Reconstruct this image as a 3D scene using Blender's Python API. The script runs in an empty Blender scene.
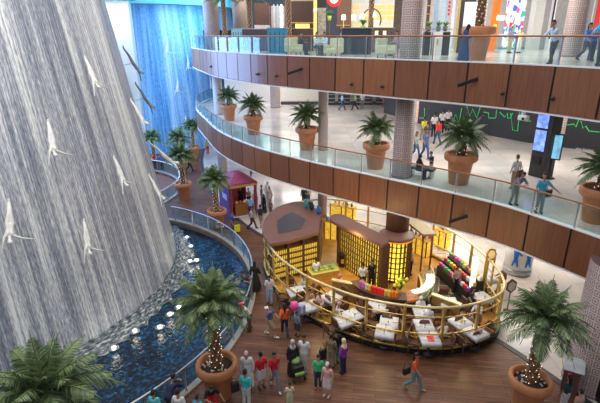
import bpy, bmesh, math, random
from mathutils import Vector, Matrix
random.seed(7)
C = bpy.data.collections.new('scene'); bpy.context.scene.collection.children.link(C)
V = Vector; PI = math.pi
F, PX, PY = 452.0, 310.0, 201.5
PITCH = math.atan(165.5/452); CZ = 12.3
def ray(x, y):
    a = (x-PX)/F; b = -(y-PY)/F
    return V((a, math.cos(PITCH)+b*math.sin(PITCH), -math.sin(PITCH)+b*math.cos(PITCH)))
def on(x, y, z=0.0):                       # a point of the plan at height z
    r = ray(x, y); t = (z-CZ)/r.z
    return V((r.x*t, r.y*t, z))
def at(x, y, Y):                           # a point of the vertical plane at distance Y
    r = ray(x, y); t = Y/r.y
    return V((r.x*t, Y, CZ+r.z*t))
# ---------------------------------------------------------------- materials
def nodes(name):
    m = bpy.data.materials.new(name); m.use_nodes = True
    nt = m.node_tree; b = nt.nodes['Principled BSDF']
    return m, nt, b
def N(nt, t, **k):
    n = nt.nodes.new(t)
    for a, v in k.items():
        if a.startswith('i_'): n.inputs[a[2:].replace('_', ' ')].default_value = v
        else: setattr(n, a, v)
    return n
MC = {}
def mat(col, rough=.6, metal=0., emit=0., var=.12, scale=6., bump=0.):
    key = (tuple(round(c, 3) for c in col), rough, metal, emit, var, scale, bump)
    if key in MC: return MC[key]
    m, nt, b = nodes('surface')
    b.inputs['Roughness'].default_value = rough; b.inputs['Metallic'].default_value = metal
    tc = N(nt, 'ShaderNodeTexCoord'); no = N(nt, 'ShaderNodeTexNoise', i_Scale=scale, i_Detail=3.)
    nt.links.new(tc.outputs['Object'], no.inputs['Vector'])
    r = N(nt, 'ShaderNodeValToRGB')
    r.color_ramp.elements[0].position = .3; r.color_ramp.elements[1].position = .7
    r.color_ramp.elements[0].color = tuple(c*(1-var) for c in col)+(1,)
    r.color_ramp.elements[1].color = tuple(min(1, c*(1+var)) for c in col)+(1,)
    nt.links.new(no.outputs['Fac'], r.inputs['Fac']); nt.links.new(r.outputs['Color'], b.inputs['Base Color'])
    if emit:
        nt.links.new(r.outputs['Color'], b.inputs['Emission Color']); b.inputs['Emission Strength'].default_value = emit
    if bump:
        bp = N(nt, 'ShaderNodeBump', i_Strength=bump, i_Distance=.02)
        nt.links.new(no.outputs['Fac'], bp.inputs['Height']); nt.links.new(bp.outputs['Normal'], b.inputs['Normal'])
    MC[key] = m; return m
def glass_mat(tint, gl=.12):
    m, nt, b = nodes('glass'); nt.nodes.remove(b)
    out = nt.nodes['Material Output']
    t = N(nt, 'ShaderNodeBsdfTransparent'); t.inputs['Color'].default_value = tint+(1,)
    g = N(nt, 'ShaderNodeBsdfGlossy', i_Roughness=.06); g.inputs['Color'].default_value = (.9, .97, 1, 1)
    mx = N(nt, 'ShaderNodeMixShader'); lw = N(nt, 'ShaderNodeLayerWeight'); fr = N(nt, 'ShaderNodeMath', operation='POWER'); fr.inputs[1].default_value = 4.; nt.links.new(lw.outputs['Facing'], fr.inputs[0]); hf = N(nt, 'ShaderNodeMath', operation='MULTIPLY'); hf.inputs[1].default_value = .4; nt.links.new(fr.outputs[0], hf.inputs[0])
    ad = N(nt, 'ShaderNodeMath', operation='ADD'); ad.inputs[1].default_value = gl-.04
    nt.links.new(hf.outputs[0], ad.inputs[0]); nt.links.new(ad.outputs[0], mx.inputs[0])
    nt.links.new(t.outputs[0], mx.inputs[1]); nt.links.new(g.outputs[0], mx.inputs[2]); nt.links.new(mx.outputs[0], out.inputs[0])
    return m
def ramp(nt, stops):
    r = N(nt, 'ShaderNodeValToRGB'); cr = r.color_ramp
    while len(cr.elements) < len(stops): cr.elements.new(.5)
    for e, (p, c) in zip(cr.elements, stops): e.position = p; e.color = tuple(c)+(1,)
    return r
def mixc(nt, a, b, fac, mode='MIX'):
    m = N(nt, 'ShaderNodeMix', data_type='RGBA', blend_type=mode)
    if isinstance(fac, float): m.inputs[0].default_value = fac
    else: nt.links.new(fac, m.inputs[0])
    for s, i in ((a, 6), (b, 7)):
        if isinstance(s, tuple): m.inputs[i].default_value = s+(1,)
        else: nt.links.new(s, m.inputs[i])
    return m.outputs[2]
def wood_floor():
    m, nt, b = nodes('wood_floor'); L = nt.links.new
    tc = N(nt, 'ShaderNodeTexCoord'); mp = N(nt, 'ShaderNodeMapping'); mp.inputs['Rotation'].default_value = (0, 0, .12)
    L(tc.outputs['Object'], mp.inputs['Vector'])
    br = N(nt, 'ShaderNodeTexBrick', i_Scale=1., i_Mortar_Size=.008, i_Brick_Width=1.6, i_Row_Height=.16)
    br.inputs['Color1'].default_value = (.12, .052, .028, 1); br.inputs['Color2'].default_value = (.2, .092, .05, 1)
    br.inputs['Mortar'].default_value = (.05, .03, .022, 1); L(mp.outputs[0], br.inputs['Vector'])
    mp2 = N(nt, 'ShaderNodeMapping'); mp2.inputs['Scale'].default_value = (.6, 9, 1); L(mp.outputs[0], mp2.inputs['Vector'])
    no = N(nt, 'ShaderNodeTexNoise', i_Scale=1.4, i_Detail=4.); L(mp2.outputs[0], no.inputs['Vector'])
    r = ramp(nt, [(.3, (.6, .6, .62)), (.7, (1.35, 1.3, 1.25))]); L(no.outputs['Fac'], r.inputs['Fac'])
    L(mixc(nt, br.outputs['Color'], r.outputs['Color'], 1., 'MULTIPLY'), b.inputs['Base Color'])
    b.inputs['Roughness'].default_value = .33
    return m
def marble():
    m, nt, b = nodes('polished_stone'); L = nt.links.new
    tc = N(nt, 'ShaderNodeTexCoord')
    br = N(nt, 'ShaderNodeTexBrick', i_Scale=1., i_Mortar_Size=.01, i_Brick_Width=1.4, i_Row_Height=1.4, offset=0.)
    br.inputs['Color1'].default_value = (.62, .57, .52, 1); br.inputs['Color2'].default_value = (.72, .67, .62, 1)
    br.inputs['Mortar'].default_value = (.45, .42, .4, 1); L(tc.outputs['Object'], br.inputs['Vector'])
    no = N(nt, 'ShaderNodeTexNoise', i_Scale=.35, i_Detail=5.); L(tc.outputs['Object'], no.inputs['Vector'])
    r = ramp(nt, [(.35, (.72, .74, .78)), (.65, (1.05, 1.0, .95))]); L(no.outputs['Fac'], r.inputs['Fac'])
    L(mixc(nt, br.outputs['Color'], r.outputs['Color'], 1., 'MULTIPLY'), b.inputs['Base Color'])
    b.inputs['Roughness'].default_value = .16
    return m
def panel_wood():
    m, nt, b = nodes('veneer_panel'); L = nt.links.new
    tc = N(nt, 'ShaderNodeTexCoord'); mp = N(nt, 'ShaderNodeMapping'); mp.inputs['Scale'].default_value = (9, 9, .5)
    L(tc.outputs['Object'], mp.inputs['Vector'])
    no = N(nt, 'ShaderNodeTexNoise', i_Scale=1.5, i_Detail=5.); L(mp.outputs[0], no.inputs['Vector'])
    oi = N(nt, 'ShaderNodeObjectInfo')
    r = ramp(nt, [(.25, (.17, .055, .022)), (.75, (.29, .105, .042))]); L(no.outputs['Fac'], r.inputs['Fac'])
    r2 = ramp(nt, [(0., (.82, .8, .85)), (1., (1.2, 1.25, 1.2))]); L(oi.outputs['Random'], r2.inputs['Fac'])
    L(mixc(nt, r.outputs['Color'], r2.outputs['Color'], 1., 'MULTIPLY'), b.inputs['Base Color'])
    b.inputs['Roughness'].default_value = .38; b.inputs['Coat Weight'].default_value = .3; b.inputs['Coat Roughness'].default_value = .3
    return m
def fall_mat(lo, mid, hi, bl, u1=1.0):
    m, nt, b = nodes('falling_water'); L = nt.links.new
    uv = N(nt, 'ShaderNodeUVMap'); 
    def ns(su, sv, det=4., dist=0.):
        mp = N(nt, 'ShaderNodeMapping'); mp.inputs['Scale'].default_value = (su, sv, 1); L(uv.outputs[0], mp.inputs['Vector'])
        n = N(nt, 'ShaderNodeTexNoise', i_Scale=1., i_Detail=det, i_Distortion=dist); n.inputs['Roughness'].default_value = .65; L(mp.outputs[0], n.inputs['Vector']); return n.outputs['Fac']
    a = ns(10*u1, .14); c = ns(24*u1, 3.2, 6.); d = ns(.8*u1, .02, 2.)
    m1 = N(nt, 'ShaderNodeMath', operation='MULTIPLY_ADD'); L(a, m1.inputs[0]); m1.inputs[1].default_value = .5
    m2 = N(nt, 'ShaderNodeMath', operation='MULTIPLY_ADD'); L(c, m2.inputs[0]); m2.inputs[1].default_value = .45; L(m1.outputs[0], m2.inputs[2])
    m3 = N(nt, 'ShaderNodeMath', operation='MULTIPLY'); L(d, m3.inputs[0]); m3.inputs[1].default_value = .52 if u1 > .9 else .6; L(m3.outputs[0], m1.inputs[2])
    r = ramp(nt, [(.56, lo), (.7, mid), (.86, hi)] if u1 > .9 else [(.58, lo), (.72, mid), (.92, hi)]); L(m2.outputs[0], r.inputs['Fac'])
    L(r.outputs['Color'], b.inputs['Base Color']); b.inputs['Roughness'].default_value = .45
    bp = N(nt, 'ShaderNodeBump', i_Strength=.4, i_Distance=.05); L(m2.outputs[0], bp.inputs['Height']); L(bp.outputs[0], b.inputs['Normal'])
    return m
def pool_mat():
    m, nt, b = nodes('pool_water'); L = nt.links.new
    tc = N(nt, 'ShaderNodeTexCoord')
    no = N(nt, 'ShaderNodeTexNoise', i_Scale=5.5, i_Detail=3., i_Distortion=.6); L(tc.outputs['Object'], no.inputs['Vector'])
    n2 = N(nt, 'ShaderNodeTexNoise', i_Scale=.22, i_Detail=2.); L(tc.outputs['Object'], n2.inputs['Vector'])
    r = ramp(nt, [(.42, (.003, .01, .02)), (.55, (.004, .025, .055)), (.7, (.008, .1, .24))]); L(no.outputs['Fac'], r.inputs['Fac'])
    r2 = ramp(nt, [(.42, (.35, .45, .5)), (.58, (1.15, 1.15, 1.2))]); L(n2.outputs['Fac'], r2.inputs['Fac'])
    L(mixc(nt, r.outputs['Color'], r2.outputs['Color'], 1., 'MULTIPLY'), b.inputs['Base Color'])
    b.inputs['Roughness'].default_value = .12
    bp = N(nt, 'ShaderNodeBump', i_Strength=.35, i_Distance=.12); L(no.outputs['Fac'], bp.inputs['Height']); L(bp.outputs[0], b.inputs['Normal'])
    return m
def foam_mat():
    m, nt, b = nodes('foam'); L = nt.links.new
    uv = N(nt, 'ShaderNodeUVMap'); mp = N(nt, 'ShaderNodeMapping'); mp.inputs['Scale'].default_value = (9, 3, 1); L(uv.outputs[0], mp.inputs['Vector'])
    no = N(nt, 'ShaderNodeTexNoise', i_Scale=1.2, i_Detail=5.); L(mp.outputs[0], no.inputs['Vector'])
    r = ramp(nt, [(.42, (.02, .035, .045)), (.53, (.14, .17, .19)), (.68, (.5, .53, .55))]); L(no.outputs['Fac'], r.inputs['Fac'])
    L(r.outputs['Color'], b.inputs['Base Color']); b.inputs['Roughness'].default_value = .5
    return m
def lattice_mat(c1, c2, sc=3.4):
    m, nt, b = nodes('pierced_lattice'); L = nt.links.new
    uv = N(nt, 'ShaderNodeUVMap'); mp = N(nt, 'ShaderNodeMapping'); mp.inputs['Scale'].default_value = (sc, sc, 1); L(uv.outputs[0], mp.inputs['Vector'])
    vo = N(nt, 'ShaderNodeTexVoronoi', distance='CHEBYCHEV', feature='F1', i_Scale=1., i_Randomness=0.); L(mp.outputs[0], vo.inputs['Vector'])
    r = ramp(nt, [(.1, c2), (.15, c1), (.27, c1), (.31, c2), (.38, c2), (.42, c1)]); L(vo.outputs['Distance'], r.inputs['Fac'])
    L(r.outputs['Color'], b.inputs['Base Color']); b.inputs['Roughness'].default_value = .5
    return m
M = dict(
 wood=wood_floor(), marble=marble(), panel=panel_wood(), pool=pool_mat(), foam=foam_mat(),
 fall=fall_mat((.06, .07, .11), (.3, .325, .4), (.92, .93, .93), 0), fall2=fall_mat((.01, .1, .32), (.1, .32, .6), (.55, .7, .85), 0, .7),  # fall2: part of the blue lighting is put into the water colour
 glass=glass_mat((.86, .95, .95)), blueglass=glass_mat((.8, .97, 1.), .12),
 lattice=lattice_mat((.36, .27, .25), (.13, .08, .075)), 
 white=mat((.8, .8, .8), .5, var=.04), cream=mat((.72, .66, .55), .5, var=.05), stone=mat((.42, .33, .29), .5, var=.1),
 rail=mat((.3, .12, .05), .3, var=.15), steel=mat((.45, .47, .5), .3, .8), gold=mat((.72, .5, .14), .35, .6, var=.15), goldp=mat((.78, .66, .34), .4, .3, var=.12),
 terra=mat((.55, .22, .095), .6, var=.14, scale=3.), soil=mat((.05, .035, .025), .9, bump=.6, scale=30), trunk=mat((.16, .085, .045), .85, scale=14, var=.4),
 brown=mat((.11, .05, .03), .45, var=.2), roofb=mat((.2, .09, .065), .5, var=.08, scale=1.5), slate=mat((.05, .05, .06), .4), black=mat((.012, .012, .014), .5),
 dark=mat((.03, .028, .03), .5), cloth=mat((.72, .72, .75), .7, var=.04), amber=mat((1., .62, .06), .5, emit=1.7, var=.35, scale=9.), amberlo=mat((1., .5, .05), .5, emit=.7, var=.4, scale=7.),
 yfloor=mat((.55, .27, .05), .4, var=.3, scale=1.5), bulb=mat((1., .78, .5), .5, emit=1.6, var=.02), wbulb=mat((1., .97, .9), .5, emit=6., var=.02),
 skin=mat((.42, .22, .14), .55, var=.05), skin2=mat((.55, .34, .25), .55, var=.05), eye=mat((.02, .015, .01), .3, var=.02), hair=mat((.015, .011, .01), .5), hairb=mat((.07, .04, .02), .5),
 teal=mat((.2, .62, .64), .5, var=.08, scale=.6), sculpt=mat((.72, .72, .7), .45, var=.05), sculpt_shaded=mat((.2, .21, .24), .45), orange=mat((.9, .2, .02), .5, emit=.3), red=mat((.75, .04, .03), .5, emit=.15),
 screen=mat((.12, .2, .8), .4, emit=1.6, var=.6, scale=4.), ltblue=mat((.5, .68, .85), .5, var=.1))
def leaf_mat(c1, c2):
    m, nt, b = nodes('palm_leaf'); L = nt.links.new
    g = N(nt, 'ShaderNodeNewGeometry'); r = ramp(nt, [(0., c1), (1., c2)]); L(g.outputs['Random Per Island'], r.inputs['Fac'])
    L(r.outputs['Color'], b.inputs['Base Color']); b.inputs['Roughness'].default_value = .5
    return m
M['leaf'] = leaf_mat((.035, .08, .03), (.24, .32, .13))
# ---------------------------------------------------------------- mesh helpers
class MB:
    def __init__(s): s.bm = bmesh.new(); s.uv = s.bm.loops.layers.uv.new('UVMap'); s.mats = []
    def mi(s, m):
        if m is None: return 0
        if m not in s.mats: s.mats.append(m)
        return s.mats.index(m)
    def face(s, vs, mi=0, smooth=False, uvs=None):
        try: f = s.bm.faces.new(vs)
        except ValueError: return
        f.material_index = mi; f.smooth = smooth
        if uvs:
            for l, u in zip(f.loops, uvs): l[s.uv].uv = u
        return f
    def box(s, c, size, rz=0, m=None, bev=0):
        i = s.mi(m); c = V(c); hx, hy, hz = (a/2 for a in size); R = Matrix.Rotation(rz, 3, 'Z')
        vs = [s.bm.verts.new(c+R@V((x*hx, y*hy, z*hz))) for z in (-1, 1) for x, y in ((-1, -1), (1, -1), (1, 1), (-1, 1))]
        fs = [s.face([vs[k] for k in q], i) for q in ((3, 2, 1, 0), (4, 5, 6, 7), (0, 1, 5, 4), (1, 2, 6, 5), (2, 3, 7, 6), (3, 0, 4, 7))]
        if bev:
            es = {e for f in fs for e in f.edges}
            bmesh.ops.bevel(s.bm, geom=list(es), offset=bev, segments=2, affect='EDGES', profile=.6)
        return s
    def loft(s, rings, mi=0, smooth=True, caps=True, closed=True, vscale=1.):
        R = [[s.bm.verts.new(p) for p in r] for r in rings]; n = len(R[0]); v = 0
        for a in range(len(R)-1):
            for k in range(n if closed else n-1):
                k2 = (k+1) % n
                w = (R[a][k].co-R[a+1][k].co).length
                s.face([R[a][k], R[a][k2], R[a+1][k2], R[a+1][k]], mi, smooth, [(k*vscale, v), ((k+1)*vscale, v), ((k+1)*vscale, v+w), (k*vscale, v+w)])
            v += (R[a][0].co-R[a+1][0].co).length
        if caps and closed:
            s.face(list(reversed(R[0])), mi); s.face(R[-1], mi)
        return s
    def lathe(s, prof, c=(0, 0, 0), n=24, m=None, sx=1, sy=1, smooth=True, caps=True):
        c = V(c); i = s.mi(m)
        rings = [[c+V((r*math.cos(2*PI*k/n)*sx, r*math.sin(2*PI*k/n)*sy, z)) for k in range(n)] for r, z in prof]
        return s.loft(rings, i, smooth, caps, vscale=2*PI*max(r for r, z in prof)/n)
    def tube(s, pts, rad, n=8, m=None, caps=True, closedpath=False, flat=1.):
        i = s.mi(m); pts = [V(p) for p in pts]; L = len(pts)
        if not isinstance(rad, (list, tuple)): rad = [rad]*L
        rings = []
        for k, p in enumerate(pts):
            if closedpath: t = pts[(k+1) % L]-pts[k-1]
            else: t = pts[min(k+1, L-1)]-pts[max(k-1, 0)]
            if t.length < 1e-6: t = V((0, 0, 1))
            t.normalize(); up = V((0, 0, 1)) if abs(t.z) < .9 else V((0, 1, 0))
            a = t.cross(up).normalized(); b = a.cross(t).normalized()
            rings.append([p+(a*math.cos(2*PI*j/n)+b*math.sin(2*PI*j/n)*flat)*rad[k] for j in range(n)])
        if closedpath: rings.append([V(v) for v in rings[0]]); caps = False
        return s.loft(rings, i, True, caps)
    def ribbon(s, pts, z0, z1, th, m=None, closed=False, inward=True):   # a wall of thickness th along a plan curve
        i = s.mi(m); pts = [V((p[0], p[1], 0)) for p in pts]; L = len(pts); rings = []
        for k, p in enumerate(pts):
            t = (pts[(k+1) % L]-pts[k-1]) if closed else (pts[min(k+1, L-1)]-pts[max(k-1, 0)])
            t.normalize(); n = V((-t.y, t.x, 0))*th
            rings.append([p+V((0, 0, z0)), p+V((0, 0, z1)), p+n+V((0, 0, z1)), p+n+V((0, 0, z0))])
        if closed: rings.append([V(v) for v in rings[0]])
        return s.loft(rings, i, False, not closed)
    def prism(s, poly, z0, z1, m=None):
        i = s.mi(m); b = [s.bm.verts.new((p[0], p[1], z0)) for p in poly]; t = [s.bm.verts.new((p[0], p[1], z1)) for p in poly]; n = len(poly)
        s.face(list(reversed(b)), i); s.face(t, i)
        for k in range(n): s.face([b[k], b[(k+1) % n], t[(k+1) % n], t[k]], i)
        return s
    def ball(s, c, r, m=None, n=10, sc=(1, 1, 1)):
        c = V(c)
        prof = [(math.sin(PI*k/(n-2))*1., -math.cos(PI*k/(n-2))) for k in range(n-1)]
        prof[0] = (.01, -1); prof[-1] = (.01, 1); i = s.mi(m)
        s.loft([[c+V((a*math.cos(2*PI*j/n)*r*sc[0], a*math.sin(2*PI*j/n)*r*sc[1], z*r*sc[2])) for j in range(n)] for a, z in prof], i)
        return s
    def obj(s, name, m=None, parent=None):
        bmesh.ops.recalc_face_normals(s.bm, faces=s.bm.faces)
        me = bpy.data.meshes.new(name); s.bm.to_mesh(me); s.bm.free()
        for x in (s.mats or [m]): me.materials.append(x)
        o = bpy.data.objects.new(name, me); C.objects.link(o)
        if parent: o.parent = parent
        return o
def tag(o, label=None, cat=None, group=None, kind=None):
    if label: o['label'] = label
    if cat: o['category'] = cat
    if group: o['group'] = group
    if kind: o['kind'] = kind
    return o
def thing(name, label, cat, loc=(0, 0, 0), rz=0, group=None):
    o = bpy.data.objects.new(name, None); C.objects.link(o); o.location = loc; o.rotation_euler = (0, 0, rz); o.empty_display_size = .2
    return tag(o, label, cat, group)
def struct(mb, name, m=None): return tag(mb.obj(name, m), kind='structure')
def dup(root, loc=None, rz=None, label=None, group=None):
    r = root.copy(); C.objects.link(r)
    if loc is not None: r.location = loc
    if rz is not None: r.rotation_euler = (0, 0, rz)
    if label: r['label'] = label
    if group: r['group'] = group
    for ch in list(root.children):
        c = ch.copy(); C.objects.link(c); c.parent = r
        for g in list(ch.children):
            d = g.copy(); C.objects.link(d); d.parent = c
    return r
def smooth(pts, n=6, closed=False):
    P = [V(p) for p in pts]; out = []; L = len(P)
    g = (lambda k: P[k % L]) if closed else (lambda k: P[max(0, min(L-1, k))])
    for k in range(L if closed else L-1):
        a, b, c, d = g(k-1), g(k), g(k+1), g(k+2)
        for j in range(n):
            t = j/n
            out.append(.5*((2*b)+(c-a)*t+(2*a-5*b+4*c-d)*t*t+(3*b-a-3*c+d)*t**3))
    if not closed: out.append(P[-1])
    return out
def resample(pts, step):
    out = [V(pts[0])]; acc = 0
    for a, b in zip(pts, pts[1:]):
        seg = (b-a).length; p = a
        while acc+(b-p).length >= step:
            q = p+(b-p).normalized()*(step-acc); out.append(q); p = q; acc = 0
        acc += (b-p).length
    return out
def offset(pts, d):
    out = []
    for k, p in enumerate(pts):
        t = pts[min(k+1, len(pts)-1)]-pts[max(k-1, 0)]; t.normalize(); out.append(p+V((-t.y, t.x))*d)
    return out
# ---------------------------------------------------------------- the balconies
EDGE = smooth([V(p) for p in [(-6.5, 58), (-9.3, 56), (-10.9, 52.5), (-11.35, 49), (-11.35, 46.5), (-10.8, 43.5), (-9.9, 41), (-8.8, 38.2), (-6.55, 32.8), (-3.5, 28.1), (-.75, 25.2), (1.15, 23.5), (4.2, 20.95), (7.15, 18.4), (8.25, 17.2), (9.2, 15.75), (10.05, 14.4), (11.6, 11.5), (13.2, 8)]], 6)
FL2, FL3 = 5.65, 11.25
def slab(z, name, thick, m, outer=EDGE):
    poly = [(p.x, p.y) for p in offset(outer, .12)]+[(44, 8), (44, 74), (-6, 74)]
    return struct(MB().prism(poly, z-thick, z, m), name)
slab(FL2, 'floor_middle', .12, M['marble']); slab(FL3, 'floor_upper', .12, M['marble'])
slab(FL2-.5, 'ceiling_ground', .1, M['white']); slab(FL3-.5, 'ceiling_middle', .1, M['white'])
def level(zf, zb, idx, tint):
    # fascia of veneered panels with dark joints, capped with a pale strip
    struct(MB().ribbon(EDGE, zb+.02, zf+.04, .1, M['dark']), 'trim_%d' % (idx*10))
    struct(MB().ribbon(offset(EDGE, -.07), zb-.05, zb, .2, M['white']), 'trim_%d' % (idx*10+1))
    struct(MB().ribbon(offset(EDGE, -.06), zf+.04, zf+.09, .2, M['white']), 'trim_%d' % (idx*10+2))
    key = resample(EDGE, .08); step = 21
    ks = list(range(0, len(key)-1, step)); n = idx*10+2
    for a in ks:
        seg = offset(key[a:a+step], -.05)
        seg = seg[0:1]+seg[3:-3:3]+seg[-1:]
        if len(seg) < 3: continue
        n += 1
        struct(MB().ribbon(seg, zb+.03, zf+.03, .045, M['panel']), 'trim_%d' % (n+idx*100))
    th = thing('glass_balustrade', 'glass balustrade with a brown handrail along the %s balcony' % ('upper' if idx == 3 else 'middle'), 'balustrade', (0, 0, zf))
    inn = offset(EDGE, .03); MB().tube([(p.x, p.y, 1.05) for p in inn], .035, 8, M['rail'], flat=1.).obj('handrail', None, th)
    ks = key[::step]
    for k, p in enumerate(ks):
        MB().box((p.x+.02, p.y+.03, .52), (.05, .07, 1.0), 0, M['steel']).obj('post', None, th)
    for a in range(0, len(key)-1, step):
        seg = offset(key[a+1:a+step], .06)
        seg = seg[0:1]+seg[3:-3:3]+seg[-1:]
        if len(seg) < 2: continue
        far = seg[0].y > 27
        MB().ribbon(seg, .1, .98, .015, M['blueglass'] if far else M['glass']).obj('glass_pane', None, th)
level(FL2, 4.05, 2, 0); level(FL3, 9.65, 3, 0)
def edge_at(xpx, z):       # plan point of the edge seen at a picture column, its tangent
    best = None
    for a, b in zip(EDGE, EDGE[1:]):
        for t in (0, .5):
            p = a.lerp(b, t); v = V((p.x, p.y, z-CZ)); d = v.y*math.cos(PITCH)-v.z*math.sin(PITCH); x = PX+F*v.x/d
            if best is None or abs(x-xpx) < best[0]: best = (abs(x-xpx), p, (b-a).normalized())
    return best[1], best[2]
for (xp, zz, lev) in [(212, 10.25, 'upper'), (222, 10.25, 'upper'), (260, 10.2, 'upper'), (278, 10.2, 'upper'), (351, 10.1, 'upper'), (384, 10.1, 'upper'), (505, 10.2, 'upper'), (552, 10.2, 'upper')]:
    p, t = edge_at(xp, zz); n = V((t.y, -t.x)); q = p+n*.09
    o = MB().ball((0, 0, 0), .075, M['dark'], 10).obj('spotlight'); o.location = (q.x, q.y, zz)
    MB().tube([(0, 0, 0), (n.x*.11, n.y*.11, -.02)], .05, 8, M['black']).obj('lens', None, o)
    tag(o, 'small round black spotlight on the upper balcony fascia ' + {212: 'at its far left end', 222: 'second from far left', 260: 'left of two under blue counter', 278: 'below the blue counter', 351: 'left of the middle column', 384: 'just left of the middle column', 505: 'under the toy shop', 552: 'below the man resting his chin'}[xp], 'spotlight')
for (xp, zz, lab) in [(300, 10.55, 'upper balcony fascia under the cream armchairs'), (474, 10.55, 'upper balcony fascia under the woman in the dark robe'), (461, 4.7, 'middle balcony fascia above the cafe canopy')]:
    p, t = edge_at(xp, zz); n = V((t.y, -t.x)); q = p+n*.1; t3 = V((t.x, t.y, .0))
    o = thing('wall_lamp', 'slim black bar lamp on the '+lab, 'lamp', (q.x+n.x*.22, q.y+n.y*.22, zz), .05); o.rotation_euler = (0, -.33, .05)
    MB().box((0, 0, 0), (.85, .1, .14), 0, M['black'], .02).obj('housing', None, o)
    MB().tube([(.2, 0, 0), (.25-n.x*.3, -n.y*.3, 0)], .03, 6, M['dark']).obj('bracket', None, o)
# ---------------------------------------------------------------- ground
pc, pr_ = V((-14.33, 19.13)), 11.36
arc = [pc+V((math.cos(math.radians(a)), math.sin(math.radians(a))))*pr_ for a in range(-80, 70, 3)]
fen = smooth([V(p) for p in [(-10.3, 29.7), (-11.9, 31.6), (-11.45, 33.5), (-11.15, 35.2), (-11.3, 37), (-12.1, 39.2), (-13.5, 41.0), (-15.5, 42.2), (-20, 43)]], 5)
water_edge = arc+[p for p in fen]
gpoly = [(p.x, p.y) for p in water_edge]+[(-20, 76), (44, 76), (44, 4), (-12, 4)]
struct(MB().prism(gpoly, -.5, 0, M['wood']), 'floor')
S = smooth([V(p) for p in [(-13, 62), (-12.2, 50), (-10.0, 40.5), (-7.5, 33.6), (-5.5, 30.2), (-3.2, 26.9), (-.4, 24.2), (3.9, 20.6), (6.4, 18.2), (7.85, 16.3), (9.0, 14.3), (10.6, 11), (12, 8)]], 6)
struct(MB().prism([(p.x, p.y) for p in offset(S, .2)]+[(44, 8), (44, 76), (-10, 76)], 0.0, .012, M['marble']), 'floor_promenade')
struct(MB().ribbon(S, 0, .02, .26, M['slate']), 'trim_1')
struct(MB().box((-20, 35, -.8), (60, 80, .2), 0, M['slate']), 'floor_basin')
w = MB().box((-15, 22, -.36), (32, 26, .1), 0, M['pool']).obj('pond_water'); tag(w, 'dark blue rippled water of the pond at the foot of the waterfall', 'water', kind='stuff')
w = MB().box((-24, 52, -.32), (30, 32, .1), 0, M['pool']).obj('pond_water'); tag(w, 'blue water of the far pond below the second waterfall', 'water', kind='stuff')
MB_ = MB().prism([(p.x, p.y) for p in fen[4:-3]]+[(-18, 40), (-16, 31)], -.3, -.22, M['roofb']); struct(MB_, 'floor_lower')
struct(MB().ribbon(offset(water_edge, .0), -.5, .1, -.25, M['stone']), 'trim_2')
def balustrade(path, label, h=1.1, rail='steel', gl='blueglass', step=1.6):
    th = thing('glass_balustrade', label, 'balustrade'); key = resample(path, .1)
    MB().tube([(p.x, p.y, h) for p in key[::3]], .04, 8, M[rail]).obj('handrail', None, th)
    s = int(step/.1)
    for a in range(0, len(key), s):
        p = key[a]; MB().box((p.x, p.y, h/2+.02), (.06, .06, h-.04), 0, M['steel']).obj('post', None, th)
        seg = key[a+1:a+s]
        if len(seg) > 2: MB().ribbon(seg[::3]+seg[-1:], .12, h-.1, .015, M[gl]).obj('glass_pane', None, th)
    return th
balustrade([pc+(p-pc)*1.0+V((.12, 0)) for p in arc], 'curved glass balustrade with a steel handrail around the dark blue pond')
balustrade([p+V((.15, 0)) for p in fen[3:-2]], 'far curved glass balustrade round the brown well behind the big waterfall', rail='white')
# ---------------------------------------------------------------- waterfalls
FC, FR, FT = V((-19.11, 22.12)), 11.28, .152
def cone(name, c, R, tan, z0, z1, a0, a1, m, label):
    b = MB(); n = 90; zs = [z0+(z1-z0)*k/14 for k in range(15)]
    rings = []
    for z in zs:
        r = R-tan*z
        rings.append([V((c.x+math.cos(a)*r, c.y+math.sin(a)*r, z)) for a in (a0+(a1-a0)*k/n for k in range(n+1))])
    b.loft(rings, 0, True, False, False, R*(a1-a0)/n)
    # thickness behind: rock face
    rr = [[V((c.x+math.cos(a)*(R-tan*z-.5), c.y+math.sin(a)*(R-tan*z-.5), z)) for a in (a0+(a1-a0)*k/n for k in range(n+1))] for z in (z0, z1)]
    b.loft(rr, 0, True, False, False, R*(a1-a0)/n)
    b.loft([rings[-1], rr[-1]], 0, True, False, False, R*(a1-a0)/n)
    return tag(b.obj(name, m), label, 'waterfall')
cone('waterfall', FC, FR, FT, -.4, 16.5, math.radians(-115), math.radians(110), M['fall'], 'huge curved grey white sheet of falling water filling the left side')
F2, R2 = V((-21, 61.5)), 13.2
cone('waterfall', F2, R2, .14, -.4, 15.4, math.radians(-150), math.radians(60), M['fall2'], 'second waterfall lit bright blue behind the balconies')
b = MB(); rings = []
for k in range(141):
    a = math.radians(-110+k*1.4); u = V((math.cos(a), math.sin(a)))
    rings.append([V((FC.x+u.x*(FR-.1+d), FC.y+u.y*(FR-.1+d), z+random.uniform(-.03, .03))) for d, z in ((0, -.1), (.15, .02), (.4, -.12), (.75+.1*math.sin(k), -.24), (1.05+.18*math.sin(k*1.7), -.33))])
b.loft(rings, 0, True, False, False, .3)
tag(b.obj('foam', M['foam']), 'white churning foam along the foot of the big waterfall', 'foam', kind='stuff')
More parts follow.
